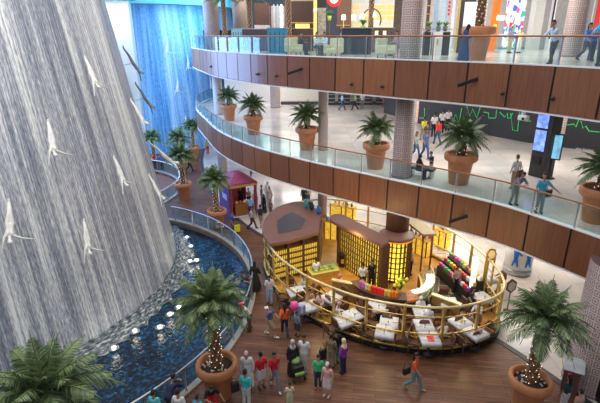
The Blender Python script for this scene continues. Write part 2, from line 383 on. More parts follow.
for k, (x, y, nm) in enumerate([(114, 349, 'lowest of the row'), (135, 332, 'second from the bottom'), (160, 328, 'third from the bottom'), (170, 315, 'middle of the row, left of the palm crown'), (179, 308, 'touching the palm crown'), (190, 262, 'above the palm crown'), (197, 261, 'rightmost above the palm crown'), (187, 238, 'near the upper pond edge'), (191, 247, 'second from the upper pond edge')]):
    o = MB().lathe([(.02, .0), (.2, .0), (.22, -.03), (.22, -.12)], (0, 0, 0), 16, M['steel']).obj('pool_light'); p = on(x, y, -.3); o.location = (p.x, p.y, -.22)
    MB().ball((0, 0, .01), .12, M['wbulb'], 12, (.8, .8, .2)).obj('lamp_lens', None, o)
    l = bpy.data.lights.new('pool_glow', 'POINT'); l.energy = 6; l.color = (1, .93, .75); l.shadow_soft_size = .1; lo = bpy.data.objects.new('pool_glow', l); C.objects.link(lo); lo.location = (p.x, p.y, .15)
    tag(o, 'glowing round light in the pond, '+nm, 'light')
# white flank wall between the two falls, teal header above with its teal light put into the colour
wl = at(103, 50, 46); wr = at(137, 50, 48.6)
struct(MB().box((-21.2, 48.9, 7.6), (6.3, .5, 16), .06, M['white']), 'wall_left')
struct(MB().box((-18.3, 49.0, 7.6), (.6, .9, 16), .06, M['white']), 'trim_3')
struct(MB().ribbon([(F2.x+math.cos(math.radians(a))*(R2-.9), F2.y+math.sin(math.radians(a))*(R2-.9)) for a in range(-150, 61, 5)], 15.4, 20.5, -.5, M['teal']), 'wall_header')
struct(MB().box((-22, 48.2, 18.1), (10, .5, 4.8), 0, M['teal']), 'wall_header_left')
struct(MB().box((-21.5, 47.9, 15.6), (9, .4, .12), 0, M['slate']), 'trim_4')
struct(MB().box((0, 77, 10), (70, .4, 22), 0, M['ltblue']), 'wall_back')
# ---------------------------------------------------------------- columns
def column(x, y, z0, z1, r, m, name, n=28):
    b = MB(); b.lathe([(r*1.08, z0), (r*1.08, z0+.1), (r, z0+.12), (r, z1)], (x, y, 0), n, m); return struct(b, name)
k = 0
for (x, y, r, m2, m3) in [(4.6, 21.9, .48, 'lattice', 'lattice'), (14.0, 25.6, .5, 'lattice', 'lattice'), (.8, 27.6, .3, 'stone', None), (-3.44, 45.5, .5, 'stone', None), (-8.2, 41.0, .42, 'stone', 'ltblue')]:
    k += 1
    column(x, y, FL2, FL3-.6, r, M[m2], 'column_%d' % k) if False else struct(MB().lathe([(r*1.05, FL2), (r*1.05, FL2+.1), (r, FL2+.12), (r, FL3-.6)], (x, y, 0), 28, M[m2]), 'trim_%d' % (40+k))
    if m3: struct(MB().lathe([(r*1.05, FL3), (r*1.05, FL3+.1), (r, FL3+.12), (r, 17.5)], (x, y, 0), 28, M[m3]), 'trim_%d' % (50+k))
    zb = 2.75 if k == 1 else 0
    struct(MB().lathe([(r*1.25 if k == 1 else r, zb), (r*1.25 if k == 1 else r, FL2-.6)], (x, y, 0), 28, M['brown'] if k == 1 else M['stone']), 'trim_%d' % (60+k))
for j, (xp, r) in enumerate([(212, .62), (240.5, .6)]):
    p = at(xp, 30, 39+j*1.5); struct(MB().lathe([(r, FL3), (r, 17.5)], (p.x, p.y, 0), 24, M['stone']), 'trim_%d' % (70+j))
struct(MB().lathe([(1.0, 0), (1.0, .15), (.93, .17), (.93, FL2-.6)], (10.62, 13.7, 0), 32, M['lattice']), 'trim_75')
# ---------------------------------------------------------------- palms
def frond(b, base, az, el, L, droop, w):
    pts = []; p = V(base); d = V((math.cos(az)*math.cos(el), math.sin(az)*math.cos(el), math.sin(el))); n = 12
    for k in range(n+1):
        pts.append(p.copy()); p = p+d*(L/n); d = (d+V((0, 0, -droop/n))).normalized()
    b.tube(pts, [.022*(1-.8*k/n)+.004 for k in range(n+1)], 4, M['leaf'])
    side0 = V((-math.sin(az), math.cos(az), 0))
    for k in range(2, n*3):
        t = k/(n*3); i = min(int(t*n), n-1); q = pts[i].lerp(pts[i+1], t*n-i); tg = (pts[i+1]-pts[i]).normalized()
        up = side0.cross(tg).normalized()
        ll = w*(math.sin(PI*min(1, t*1.02+.12))**.6)*(1-.35*t)
        for s in (-1, 1):
            e = q+(side0*s*.85+tg*.75+up*random.uniform(-.05, .35)).normalized()*ll*random.uniform(.85, 1.1)-V((0, 0, ll*.28))
            m_ = q.lerp(e, .5)+V((0, 0, ll*.06)); wd = tg*.02
            a = [b.bm.verts.new(v) for v in (q-wd*.6, q+wd*.6, m_+wd, e, m_-wd)]
            b.face([a[0], a[1], a[2], a[3], a[4]], b.mi(M['leaf']))
def palm_crown(H, L, nf, w, seed):
    random.seed(seed); b = MB()
    for k in range(nf):
        t = k/nf; az = k*2.39996+random.uniform(-.2, .2); el = math.radians(80-88*t**.8+random.uniform(-6, 6))
        frond(b, (math.cos(az)*.06, math.sin(az)*.06, H+.12*(1-t)), az, el, L*random.uniform(.85, 1.08)*(.75+.3*t), 1.05+.5*t, w)
    me = b.obj('fronds'); C.objects.unlink(me); return me
def palm_trunk(H):
    b = MB(); n = 14; rings = []
    for k in range(int(H/.05)+1):
        z = k*.05; r = .17+.02*math.sin(z*9)*0+.05*max(0, .35-z)/.35+(.05*max(0, z-H+.3)/.3); rings.append([V((math.cos(2*PI*j/n)*r, math.sin(2*PI*j/n)*r, 1.1+z)) for j in range(n)])
    b.loft(rings, b.mi(M['trunk']))
    i = 0
    while i*.016 < H-.05:
        a = i*2.39996; z = 1.13+i*.016; r = .165; u = V((math.cos(a), math.sin(a), 0)); s = V((-u.y, u.x, 0))
        vs = [b.bm.verts.new(v) for v in (u*r+s*.045+V((0, 0, z)), u*r-s*.045+V((0, 0, z)), u*(r+.055)+V((0, 0, z+.075)), u*r+V((0, 0, z+.09)))]
        for q in ((0, 1, 2), (1, 3, 2), (3, 0, 2)): b.face([vs[j] for j in q], b.mi(mat((.5, .36, .22), .8, scale=9., var=.4)) if i % 2 else 0)
        i += 1
    o = b.obj('trunk'); C.objects.unlink(o)
    l = MB(); i = 0
    while i*.034 < H-.1:
        a = i*2.39996+.7; z = 1.2+i*.034; l.ball((math.cos(a)*.215, math.sin(a)*.215, z), .017, M['bulb'], 5); i += 1
    lo = l.obj('string_light'); lo['kind'] = 'stuff'; C.objects.unlink(lo); return o, lo
pb = MB().lathe([(.4, 0), (.41, .02), (.53, 1.0), (.55, 1.02), (.66, 1.04), (.7, 1.1), (.7, 1.3), (.66, 1.36), (.57, 1.36), (.54, 1.3), (.53, 1.1), (.01, 1.1)], n=40, m=M['terra']).obj('pot'); C.objects.unlink(pb)
sb = MB().lathe([(.5, 1.08), (.52, 1.16), (.3, 1.22), (.01, 1.24)], n=24, m=M['soil']).obj('soil'); C.objects.unlink(sb)
cobble = MB()
for k in range(26):
    a = random.uniform(0, 6.28); r = random.uniform(.22, .48); cobble.ball((math.cos(a)*r, math.sin(a)*r, 1.2), .045, M['cream'], 6)
cb = cobble.obj('pebbles'); C.objects.unlink(cb); cb['kind'] = 'stuff'
CR = {'t1': palm_crown(3.55, 1.55, 46, .42, 3), 't2': palm_crown(3.55, 1.75, 48, .46, 5), 's1': palm_crown(2.05, 1.35, 34, .36, 8), 's2': palm_crown(2.05, 1.25, 30, .36, 11), 'h': palm_crown(6.1, 1.9, 30, .46, 12)}
TR = {'t': palm_trunk(2.55), 's': palm_trunk(1.05), 'h': palm_trunk(5.1)}
def put(o, parent):
    c = o.copy(); C.objects.link(c); c.parent = parent
    if 'kind' in o: c['kind'] = o['kind']
    return c
def palm(loc, crown, trunk, label, group, sc=1., rz=None, zs=1.):
    t = thing('potted_palm', label, 'palm', loc, random.uniform(0, 6) if rz is None else rz, group); t.scale = (sc, sc, sc*zs)
    pot = put(pb, t); so = put(sb, pot); tr = put(TR[trunk][0], t); put(TR[trunk][1], tr); put(CR[crown], t); put(cb, pot)
    return t
gp = 'potted palms on the ground floor'
palm((-3.31, 13.05, 0), 't1', 't', 'large potted palm beside the pond rail in the foreground, lights wound round its trunk', gp, 1.04, None, 1.06)
palm((7.5, 12.35, 0), 't2', 't', 'large potted palm at the lower right, near the patterned column', gp, 1.03, .9).rotation_euler.y = .05
palm((-6.6, 8.95, 0), 't2', 't', 'big palm crown cut off at the bottom left corner in front of the waterfall', gp, 1.12, 2.2)
palm((-6.3, 28.5, 0), 't1', 't', 'potted palm on the walkway just left of the purple tent', gp, .95)
palm((-10.1, 34.3, 0), 't1', 't', 'tall potted palm standing right of the far curved rail', gp, 1.)
palm((-12.4, 47.2, 0), 't1', 't', 'farthest ground floor palm under the left end of the middle balcony', gp, .95)
palm((-12.2, 41.3, 0), 't2', 't', 'potted palm just behind the far curved rail with its pot half hidden', gp, .95)
palm((-15.6, 44.0, -.3), 't1', 't', 'small teal tinted palm crown showing over the edge of the big waterfall', gp, .9)
gp = 'potted palms on the middle balcony'
for (x, y, cr, s, lab) in [(-6.75, 38.0, 's1', .97, 'first potted palm at the left end of the middle balcony'), (-4.05, 32.3, 's2', 1.0, 'second potted palm from the left on the middle balcony'), (-.19, 27.7, 's1', 1.02, 'potted palm on the middle balcony in front of the slim tan column'), (3.49, 23.4, 's2', 1.02, 'potted palm on the middle balcony just left of the patterned column'), (7.13, 20.75, 's1', 1.1, 'potted palm on the middle balcony right of the patterned column'), (10.85, 16.0, 's2', 1.0, 'potted palm at the far right end of the middle balcony')]:
    palm((x, y, FL2), cr, 's', lab, gp, s)
gp = 'tall palms on the upper balcony'
for (xp, Y, lab) in [(224, 37.5, 'tall lit palm trunk between two columns at the far left of the upper balcony'), (249.5, 37, 'tall lit palm trunk second from the left on the upper balcony'), (288.5, 35, 'tall lit palm trunk rising by the warm bar shelves'), (371, 34, 'tall lit palm trunk in front of the yellow patterned screen')]:
    p = at(xp, 20, Y); palm((p.x, p.y, FL3), 'h', 'h', lab, gp, 1.0, None, .63 if xp < 260 else .74)
p = at(480, 20, 22.2); palm((p.x, p.y, FL3), 'h', 'h', 'tall palm in the big terracotta pot by the upper handrail', gp, 1.08)

# ---------------------------------------------------------------- cafe
RC = smooth([V(p) for p in [(-2.55, 23.4), (-2.4, 22.0), (-1.75, 20.2), (-.98, 18.9), (.25, 17.45), (2.2, 16.05), (4.4, 15.4), (6.2, 15.5), (7.9, 16.35), (8.6, 17.8), (8.55, 20.1), (7.85, 22.7), (6.15, 25.1), (4.0, 26.9), (1.2, 28.0), (-.9, 27.3), (-2.0, 25.6)]], 5, True)
struct(MB().prism([(p.x, p.y) for p in RC], 0.012, .12, M['yfloor']), 'floor_cafe')
struct(MB().ribbon(RC, 0.012, .2, -.12, M['black'], closed=True), 'trim_5')
cs = MB().prism([tuple(on(*q, .12)[:2]) for q in [(434, 268), (470, 270), (476, 312), (432, 312)]], .12, .13, M['slate'])
struct(cs, 'floor_cafe_tiles')
g1 = MB()
for q in ([(440, 268), (437, 312)], [(452, 272), (449, 312)], [(463, 276), (464, 312)]): g1.tube([on(*q[0], .14), on(*q[1], .14)], .03, 4, M['gold'])
for y in (278, 286, 293, 301): g1.tube([on(434, y-1, .14), on(472, y+2, .14)], .03, 4, M['gold'])
struct(g1, 'trim_6')
th = thing('cafe_railing', 'gold framed oval railing with a tall top ring enclosing the cafe', 'railing')
HR = 2.2
MB().tube([(p.x, p.y, HR) for p in RC], .055, 8, M['goldp'], closedpath=True).obj('top_ring', None, th)
MB().tube([(p.x, p.y, 1.75) for p in RC], .025, 6, M['gold'], closedpath=True).obj('upper_rail', None, th)
MB().tube([(p.x, p.y, .95) for p in RC], .035, 6, M['gold'], closedpath=True).obj('middle_rail', None, th)
MB().tube([(p.x, p.y, .26) for p in RC], .075, 6, M['gold'], closedpath=True).obj('bottom_rail', None, th)
key = resample(RC+[RC[0]], 1.55)
for k, p in enumerate(key):
    MB().box((p.x, p.y, 1.2), (.1, .1, 2.1), .3, M['gold']).obj('post', None, th)
    q = key[(k+1) % len(key)]
    a = V((p.x, p.y, .34)); d = V((q.x, q.y, .34)); u = V((0, 0, .55)); mid = (a+d)/2+V((0, 0, .27))
    b = MB(); b.tube([a, d+u], .016, 4, M['gold']); b.tube([a+u, d], .016, 4, M['gold']); t = (d-a).normalized()
    b.tube([mid+t*.3*math.cos(j*PI/6)+V((0, 0, .2*math.sin(j*PI/6))) for j in range(12)], .014, 4, M['gold'], closedpath=True)
    b.obj('lattice', None, th)
# left pavilion: D-shaped roof, shelves of bottles
pv = thing('shelf_pavilion', 'pavilion with a brown D-shaped roof and lit bottle shelves at the left of the cafe', 'pavilion')
rpoly = smooth([V(p) for p in [(-2.55, 22.0), (-2.6, 23.5), (-2.25, 25.2), (-1.6, 26.2), (-.8, 26.7), (-.1, 26.2), (.48, 25.3), (.95, 24.55)]], 5)+[V(p) for p in [(.62, 24.2), (.45, 22.0), (-1.02, 20.95), (-2.0, 20.55), (-2.3, 21.2)]]
MB().prism([(p.x, p.y) for p in rpoly], 2.36, 2.52, M['roofb']).obj('roof', None, pv)
MB().prism([tuple(on(*q, 2.53)[:2]) for q in [(277, 221), (283, 216), (292, 212), (306, 219), (301, 229), (278, 234)]], 2.5, 2.535, M['slate']).obj('skylight', None, pv)
A, B = V((-1.95, 20.85, 0)), V((.42, 22.15, 0)); D = (B-A).normalized(); Nn = V((D.y, -D.x, 0)); ang = math.atan2(D.y, D.x); Ls = (B-A).length; mid = (A+B)/2
MB().box((mid.x-Nn.x*.3, mid.y-Nn.y*.3, 1.25), (Ls, .1, 2.2), ang, M['brown']).obj('back_panel', None, pv)
MB().box((mid.x-Nn.x*.24, mid.y-Nn.y*.24, 2.24), (Ls, .05, .16), ang, M['amber']).obj('light_strip', None, pv)
for k in range(4):
    p = A.lerp(B, k/3); MB().box((p.x-Nn.x*.1, p.y-Nn.y*.1, 1.25), (.07, .34, 2.2), ang, M['brown']).obj('upright', None, pv)
bottle = MB().lathe([(.035, 0), (.037, .17), (.014, .23), (.014, .29), (.017, .3)], n=6, m=mat((.95, .6, .08), .3, emit=.55, var=.25)).obj('bottle'); C.objects.unlink(bottle)
for r in range(6):
    z = .3+r*.33
    MB().box((mid.x-Nn.x*.1, mid.y-Nn.y*.1, z-.02), (Ls, .32, .035), ang, M['brown']).obj('shelf', None, pv)
    MB().box((mid.x-Nn.x*.235, mid.y-Nn.y*.235, z+.27), (Ls-.1, .02, .03), ang, M['amber']).obj('shelf_light', None, pv)
    if r == 5: continue
    for j in range(24):
        if j % 8 == 0 and j: continue
        p = A.lerp(B, (j+.5)/24)-Nn*.06; o = bottle.copy(); C.objects.link(o); o.location = (p.x, p.y, z); 
        tag(o, 'amber bottle standing on the %s shelf of the brown roofed pavilion' % ['lowest', 'second lowest', 'middle', 'fourth', 'top'][r], 'bottle', 'bottles on the %s pavilion shelf' % ['lowest', 'second lowest', 'middle', 'fourth', 'top'][r])
p = V((.62, 22.9, 0)); MB().box((.55, 23.2, 1.2), (.12, 1.9, 2.3), -.1, M['brown']).obj('side_panel', None, pv)
for q in ((-.6, 26.1), (.7, 24.6), (-2.25, 24.6)): MB().box((q[0], q[1], 1.2), (.12, .12, 2.35), 0, M['gold']).obj('post', None, pv)
for q, c, l in (((306, 207), (.05, .4, .42), 'teal'), ((311.5, 209.5), (.02, .03, .08), 'black'), ((318.5, 213.5), (.02, .15, .45), 'blue')):
    p = on(*q, 2.52); o = MB().lathe([(.1, 0), (.15, .1), (.15, .3), (.08, .42), (.1, .48)], n=14, m=mat(c, .35)).obj('vase'); o.location = (p.x, p.y, 2.52)
    tag(o, l+' vase standing at the back edge of the brown pavilion roof', 'vase')
# wine wall
def lit_cabinet(name, label, P0, P1, h, ncol, nrow, depth=.5, slabpoly=None):
    t = thing(name, label, 'cabinet'); D = (P1-P0).normalized(); n = V((D.y, -D.x, 0)); an = math.atan2(D.y, D.x); L = (P1-P0).length; m = (P0+P1)/2
    def bx(s, zc, ln, dp, off, hh): return MB().box((s.x-n.x*off, s.y-n.y*off, zc), (ln, dp, hh), an, None)
    bx(m, .12+h/2, L+.1, depth-.16, depth/2+.1, h).obj('carcass', M['brown'], t)
    bx(m, .12+h/2, L, .03, .12, h-.05).obj('backlight_panel', M['amber'], t)
    for k in range(ncol+1):
        bx(P0.lerp(P1, k/ncol), .12+h/2, .04, .12, .06, h).obj('upright', M['brown'], t)
    for r in range(1, nrow): bx(m, .12+h*r/nrow, L, .05, .05, .03).obj('shelf', M['roofb'], t)
    for e in (P0, P1): bx(e, .12+h/2, .14, depth, depth/2, h).obj('end_panel', M['brown'], t)
    return t
ww = lit_cabinet('wine_cabinet', 'tall straight wine wall glowing yellow behind a dark grid of uprights', V((1.55, 23.0, 0)), V((3.5, 19.95, 0)), 2.55, 19, 8)
MB().prism([(p.x, p.y) for p in smooth([V(p) for p in [(1.2, 22.75), (1.1, 23.3), (1.35, 23.75), (1.8, 23.7), (2.2, 23.2), (3.0, 21.95), (3.85, 20.7), (3.8, 20.1), (3.5, 19.75)]], 4)], 2.68, 2.84, M['roofb']).obj('top_slab', None, ww)
dr = thing('bottle_drum', 'round drum of yellow lit bottle racks around the brown column base', 'cabinet', (4.5, 21.45, 0)); dr.scale = (.84, .84, .9)
MB().lathe([(.8, .12), (.8, 2.9)], n=32, m=M['brown']).obj('core', None, dr)
MB().lathe([(.84, .3), (.86, .32), (.86, 2.72), (.84, 2.74)], n=32, m=M['amber']).obj('backlight_panel', None, dr)
MB().lathe([(1.0, 2.8), (1.08, 2.84), (1.08, 2.94), (1.0, 3.0), (.5, 3.1)], n=40, m=M['roofb']).obj('top_disc', None, dr)
MB().lathe([(.96, 2.68), (1.0, 2.7), (1.0, 2.8), (.96, 2.82)], n=40, m=mat((1., .3, .03), .5, emit=.9)).obj('light_ring', None, dr)
for k in range(22):
    a = 2*PI*k/22; MB().box((math.cos(a)*.92, math.sin(a)*.92, 1.45), (.16, .07, 2.6), a, M['brown']).obj('upright', None, dr)
for r in range(1, 8): MB().lathe([(.86, .12+r*.33), (.95, .12+r*.33), (.95, .15+r*.33), (.86, .15+r*.33)], n=32, m=M['roofb'], caps=False).obj('shelf', None, dr)
# side canopy
cp = thing('side_canopy', 'olive brown flat canopy on slim posts beyond the round drum', 'canopy')
cpts = smooth([V(p) for p in [(5.2, 24.6), (5.6, 23.3), (6.0, 21.9)]], 4)+smooth([V(p) for p in [(6.75, 22.0), (6.4, 23.6), (5.7, 25.0)]], 4)
MB().prism([(p.x, p.y) for p in cpts], 2.3, 2.42, mat((.3, .24, .14), .4)).obj('roof', None, cp)
for q in ((5.35, 24.3), (6.08, 22.1), (6.6, 22.2), (5.9, 24.2)): MB().box((q[0], q[1], 1.2), (.08, .08, 2.2), 0, M['roofb']).obj('post', None, cp)
# bar counter with goods
def counter(name, label, path, h, th_, mb, mt, ov=.08):
    t = thing(name, label, 'counter'); pp = smooth([V(p) for p in path], 6)
    MB().ribbon(pp, .12, h-.06, th_, mb).obj('body', None, t); MB().ribbon(offset(pp, -ov if th_ > 0 else ov), h-.06, h, th_+(2*ov if th_ > 0 else -2*ov), mt).obj('worktop', None, t)
    for a, q in list(zip(pp, pp[1:]))[1::3]:
        m = (a+q)/2; d = (q-a).normalized(); s = -1 if th_ > 0 else 1; n = V((-d.y, d.x))*s*.015; MB().box((m.x+n.x, m.y+n.y, h*.5), ((q-a).length*2, .03, h*.55), math.atan2(d.y, d.x), M['roofb']).obj('front_panel', None, t)
    return t
barp = [(2.05, 19.2), (2.3, 18.6), (2.9, 18.05), (3.7, 17.65), (4.35, 17.55)]
counter('bar_counter', 'curved dark brown bar counter with panelled front in front of the wine wall', barp, 1.2, .5, M['brown'], M['brown'])
o = MB().prism([(4.3, 17.5), (5.0, 17.7), (4.95, 18.35), (4.25, 18.2)], 1.0, 1.12, mat((.55, .17, .03), .4)); o = o.obj('counter_top'); tag(o, 'orange wooden counter top at the end of the curved bar', 'counter')
MB().box((4.62, 17.95, .55), (.5, .5, .9), .2, M['brown']).obj('base', None, o)
pp = resample(smooth([V(p) for p in barp], 6), .17)
cols = [(.7, .1, .45), (.5, .2, .6), (.75, .7, .6), (.8, .55, .1), (.85, .02, .03), (.85, .02, .03), (.85, .02, .05), (.8, .03, .03), (.75, .5, .1), (.7, .55, .1), (.9, .2, .02), (.9, .25, .02)]
nmz = ['magenta', 'violet', 'white', 'amber', 'red', 'red', 'red', 'red', 'ochre', 'ochre', 'orange', 'orange']
for k, c in enumerate(cols):
    p = offset(pp, .14)[min(k+4, len(pp)-1)]; o = MB().box((0, 0, .14), (.15, .15, .28), random.uniform(0, 1), mat(c, .5), .015).obj('gift_box'); o.location = (p.x, p.y, 1.2)
    MB().box((0, 0, .29), (.16, .04, .02), 0, M['gold']).obj('ribbon', None, o)
    tag(o, nmz[k]+' gift box on the curved bar counter, number %s from the left' % ['one', 'two', 'three', 'four', 'five', 'six', 'seven', 'eight', 'nine', 'ten', 'eleven', 'twelve'][k], 'box', 'gift boxes on the bar')
p = (4.1, 17.95, 1.2); t = thing('flower_vase', 'vase of yellow and green flowers on the curved bar counter', 'flowers', p)
MB().lathe([(.08, 0), (.11, .12), (.07, .28), (.09, .32)], n=14, m=M['glass']).obj('vase', None, t)
b = MB(); fl = MB(); random.seed(4)
for k in range(26):
    a = random.uniform(0, 6.28); r = random.uniform(.05, .32); z = random.uniform(.5, .95); b.tube([(0, 0, .25), (math.cos(a)*r*.5, math.sin(a)*r*.5, z*.7), (math.cos(a)*r, math.sin(a)*r, z)], [.012, .03, .012], 5, mat((.12, .35, .04), .5))
    if k % 2: fl.ball((math.cos(a)*r, math.sin(a)*r, z), .08, mat((.85, .75, .05), .5), 7)
b.obj('stems', None, t); fl.obj('blooms', None, t)
dc = thing('display_counter', 'curved glass display counter full of pale pastries right of the bar', 'counter')
dpth = smooth([V(p) for p in [(4.75, 17.75), (5.35, 18.05), (5.85, 18.7), (6.1, 19.6), (6.15, 20.5)]], 5)
MB().ribbon(dpth, .12, .75, .6, M['brown']).obj('base', None, dc); MB().ribbon(dpth, .75, .82, .62, M['gold']).obj('deck', None, dc)
MB().ribbon(dpth, .82, 1.3, .02, M['glass']).obj('front_glass', None, dc); MB().ribbon(dpth, 1.3, 1.34, .4, M['glass']).obj('top_glass', None, dc); MB().tube([(p.x, p.y, 1.32) for p in dpth], .03, 6, M['goldp']).obj('edge_rail', None, dc)
random.seed(9); q = offset(resample(dpth, .14), .15)
for row in range(3):
    for k, p in enumerate(offset(resample(dpth, .19), .1+row*.17)):
        c = random.choice([(.5, .42, .28), (.6, .52, .45), (.4, .2, .08), (.55, .42, .15), (.2, .28, .12)])
        o = MB().lathe([(.06, 0), (.07, .05), (.04, .1), (.01, .11)], n=8, m=mat(c, .6)).obj('pastry'); o.location = (p.x, p.y, .82)
        tag(o, 'small pastry in the %s row of the curved glass display' % ['front', 'middle', 'back'][row], 'pastry', 'pastries in the %s display row' % ['front', 'middle', 'back'][row])
# candy rack
rk = thing('sweets_rack', 'long stepped rack of brightly coloured sweets along the right side of the cafe', 'rack')
P0, P1 = on(440, 262, .9), on(470, 289, .9); D = (P1-P0); D.z = 0; L = D.length; D.normalize(); n = V((-D.y, D.x, 0)); an = math.atan2(D.y, D.x); m = (P0+P1)/2
for k in range(3):
    c = m+n*(.28*k); MB().box((c.x, c.y, .12+(.6+.25*k)/2), (L, .28, .6+.25*k), an, M['dark']).obj('step', None, rk)
random.seed(21)
for k in range(3):
    nn = 11
    for j in range(nn):
        p = P0+D*(L*(j+.5)/nn)+n*.28*k; c = random.choice([(.8, .05, .05), (.9, .5, .03), (.8, .1, .4), (.85, .8, .7), (.1, .3, .7), (.85, .7, .05), (.3, .1, .4), (.15, .5, .15)])
        o = MB().box((0, 0, .1), (.2, .16, .2), an+random.uniform(-.2, .2), mat(c, .45), .03).obj('sweet_tin'); o.location = (p.x, p.y, .72+.25*k)
        tag(o, 'bright sweet tin on the %s step of the long cafe rack' % ['front', 'middle', 'top'][k], 'tin', 'sweet tins on the %s step' % ['front', 'middle', 'top'][k])
for (x, y, w_, d_, h_, rz, lab) in [(418, 252, 1.5, .5, 1.0, -.9, 'yellow lit goods counter below the olive canopy'), (441, 246, 1.0, .5, 1.1, -1.0, 'yellow lit goods counter right of the olive canopy'), (331, 238, .8, .4, 1.2, -.2, 'yellow lit stand between the pavilion and the wine wall'), (343, 221, 1.8, .5, 1.2, -.6, 'gold stand behind the wine wall')]:
    p = on(x, y, .12); t = thing('goods_counter', lab, 'counter', p, rz)
    MB().box((0, 0, h_/2), (w_, d_, h_), 0, M['amberlo']).obj('lit_body', None, t); MB().box((0, 0, h_), (w_+.08, d_+.08, .06), 0, M['gold']).obj('top', None, t)
    for s in (-1, 0, 1): MB().box((s*w_/2, -d_/2-.01, h_/2), (.06, .06, h_), 0, M['brown']).obj('upright', None, t)
    random.seed(int(x))
    for j in range(5):
        o = MB().lathe([(.06, 0), (.08, .1), (.05, .2), (.05, .24)], n=8, m=mat(random.choice([(.8, .1, .1), (.8, .8, .8), (.1, .2, .5), (.9, .6, .1), (.1, .1, .1)]), .4)).obj('jar')
        c = V((w_*(j-2)/5.5, 0, h_+.03)); c.rotate(Matrix.Rotation(rz, 3, 'Z')); o.location = V(p)+c; tag(o, 'small jar on the '+lab, 'jar', 'jars on the '+lab)
# yellow low buffet, dark round bin, side table left
p = on(323, 283, .12); t = thing('buffet_table', 'gold edged buffet table with a glass food display in the middle of the cafe', 'table', p, .35)
MB().box((0, 0, .4), (1.5, .75, .75), 0, M['gold']).obj('base', None, t); MB().box((0, 0, .8), (1.55, .8, .06), 0, mat((.6, .5, .12), .4)).obj('tabletop', None, t); MB().box((0, 0, 1.0), (1.3, .55, .3), 0, M['glass']).obj('glass_cover', None, t)
random.seed(2)
for j in range(8):
    o = MB().lathe([(.09, 0), (.1, .05), (.05, .08), (.01, .09)], n=8, m=mat(random.choice([(.7, .6, .1), (.3, .4, .1), (.75, .7, .5)]), .6)).obj('food_dish'); c = V(((j % 4-1.5)*.3, (j//4-.5)*.25, .84)); c.rotate(Matrix.Rotation(.35, 3, 'Z')); o.location = V(p)+c; tag(o, 'small food dish under the glass cover of the gold buffet', 'dish', 'dishes on the buffet')
p = on(342, 266, .12); t = MB().lathe([(.2, 0), (.22, .05), (.22, .75), (.24, .8), (.18, .82)], n=18, m=M['black']).obj('waste_bin'); t.location = p; tag(t, 'round black bin at the left foot of the wine wall', 'bin'); MB().box((0, -.22, .4), (.15, .02, .25), 0, M['gold']).obj('emblem', None, t)
# --- tables and chairs
ctop = MB()
def table_cloth():
    b = MB(); n = 8; h = .42; rings = []
    def sq(r, z, wob): 
        out = []
        for s in range(4):
            for j in range(n):
                t = -1+2*j/n; x, y = [(t, -1), (1, t), (-t, 1), (-1, -t)][s]; w_ = 1+wob*math.sin((s*n+j)*2.4); out.append(V((x*r*w_, y*r*w_, z)))
        return out
    b.loft([sq(.393, .58, .03), sq(.39, .68, .01), sq(.385, .755, 0), sq(.01, .76, 0)]); return b
TB = thing('dining_table', 'x', 'table'); MB().box((0, 0, .73), (.74, .74, .04), 0, M['brown']).obj('tabletop', None, TB); MB().lathe([(.25, 0), (.24, .03), (.05, .06), (.05, .71)], n=12, m=M['dark']).obj('pedestal', None, TB)
CL = table_cloth().obj('tablecloth', M['cloth']); tag(CL, 'x', 'tablecloth')
CH = thing('cafe_chair', 'x', 'chair'); CH.scale = (1.08, 1.08, 1.08)
MB().box((0, 0, .44), (.46, .44, .09), 0, mat((.13, .06, .03), .6), .03).obj('seat', None, CH)
b = MB(); b.tube([(-.23, -.16, .5), (-.25, .2, .62), (-.15, .27, .82), (.15, .27, .82), (.25, .2, .62), (.23, -.16, .5)], .03, 6, M['brown']); b.box((0, .24, .66), (.4, .05, .32), 0, mat((.13, .06, .03), .6), .02); b.obj('backrest', None, CH)
for sx in (-1, 1):
    for sy in (-1, 1): MB().tube([(sx*.19, sy*.18, .42), (sx*.21, sy*.21, 0)], [.022, .015], 6, M['brown']).obj('leg', None, CH)
PLT = MB().lathe([(.06, 0), (.11, .015), (.12, .02), (.1, .012), (.01, .008)], n=14, m=mat((.7, .7, .68), .3)).obj('plate'); tag(PLT, 'x', 'plate')
GLS = MB().lathe([(.03, 0), (.008, .01), (.008, .07), (.035, .12), (.03, .17), (.028, .17), (.03, .12), (.005, .08)], n=10, m=mat((.35, .4, .42), .15)).obj('wine_glass'); tag(GLS, 'x', 'glass')
first = [True]
tabs = [(296, 290, .35, 4, 'white clothed table nearest the left end of the gold railing'), (310, 304, .5, 3, 'white clothed table of the woman with bare shoulders'), (331, 296, .75, 4, 'white clothed table in front of the gold buffet'), (352, 314, .55, 4, 'white clothed table second along the front railing'), (344, 319, .55, 2, 'white clothed table of the rosy capped guest'), (378, 305, .1, 3, 'white clothed table just in front of the curved bar'), (389, 321, -.25, 3, 'white clothed table left of the aisle, upper of two'), (385, 330, -.25, 3, 'white clothed table left of the aisle, lower of two'), (423, 311, 0, 2, 'white clothed table rearmost in the middle row'), (424, 324, 0, 2, 'white clothed table centred in the middle row'), (430, 337, 0, 3, 'white clothed table with the red menu at the front railing'), (461, 321, .45, 4, 'white clothed table near the right end of the railing'), (476, 331, .5, 3, 'white clothed table closest to the right end of the railing'), (449, 301, -.05, 3, 'white clothed table alone on the dark tiles'), (482, 296, .3, 2, 'white clothed table under the right end of the ring'), (488, 277, .3, 2, 'small white clothed table by the gold cafe gate')]
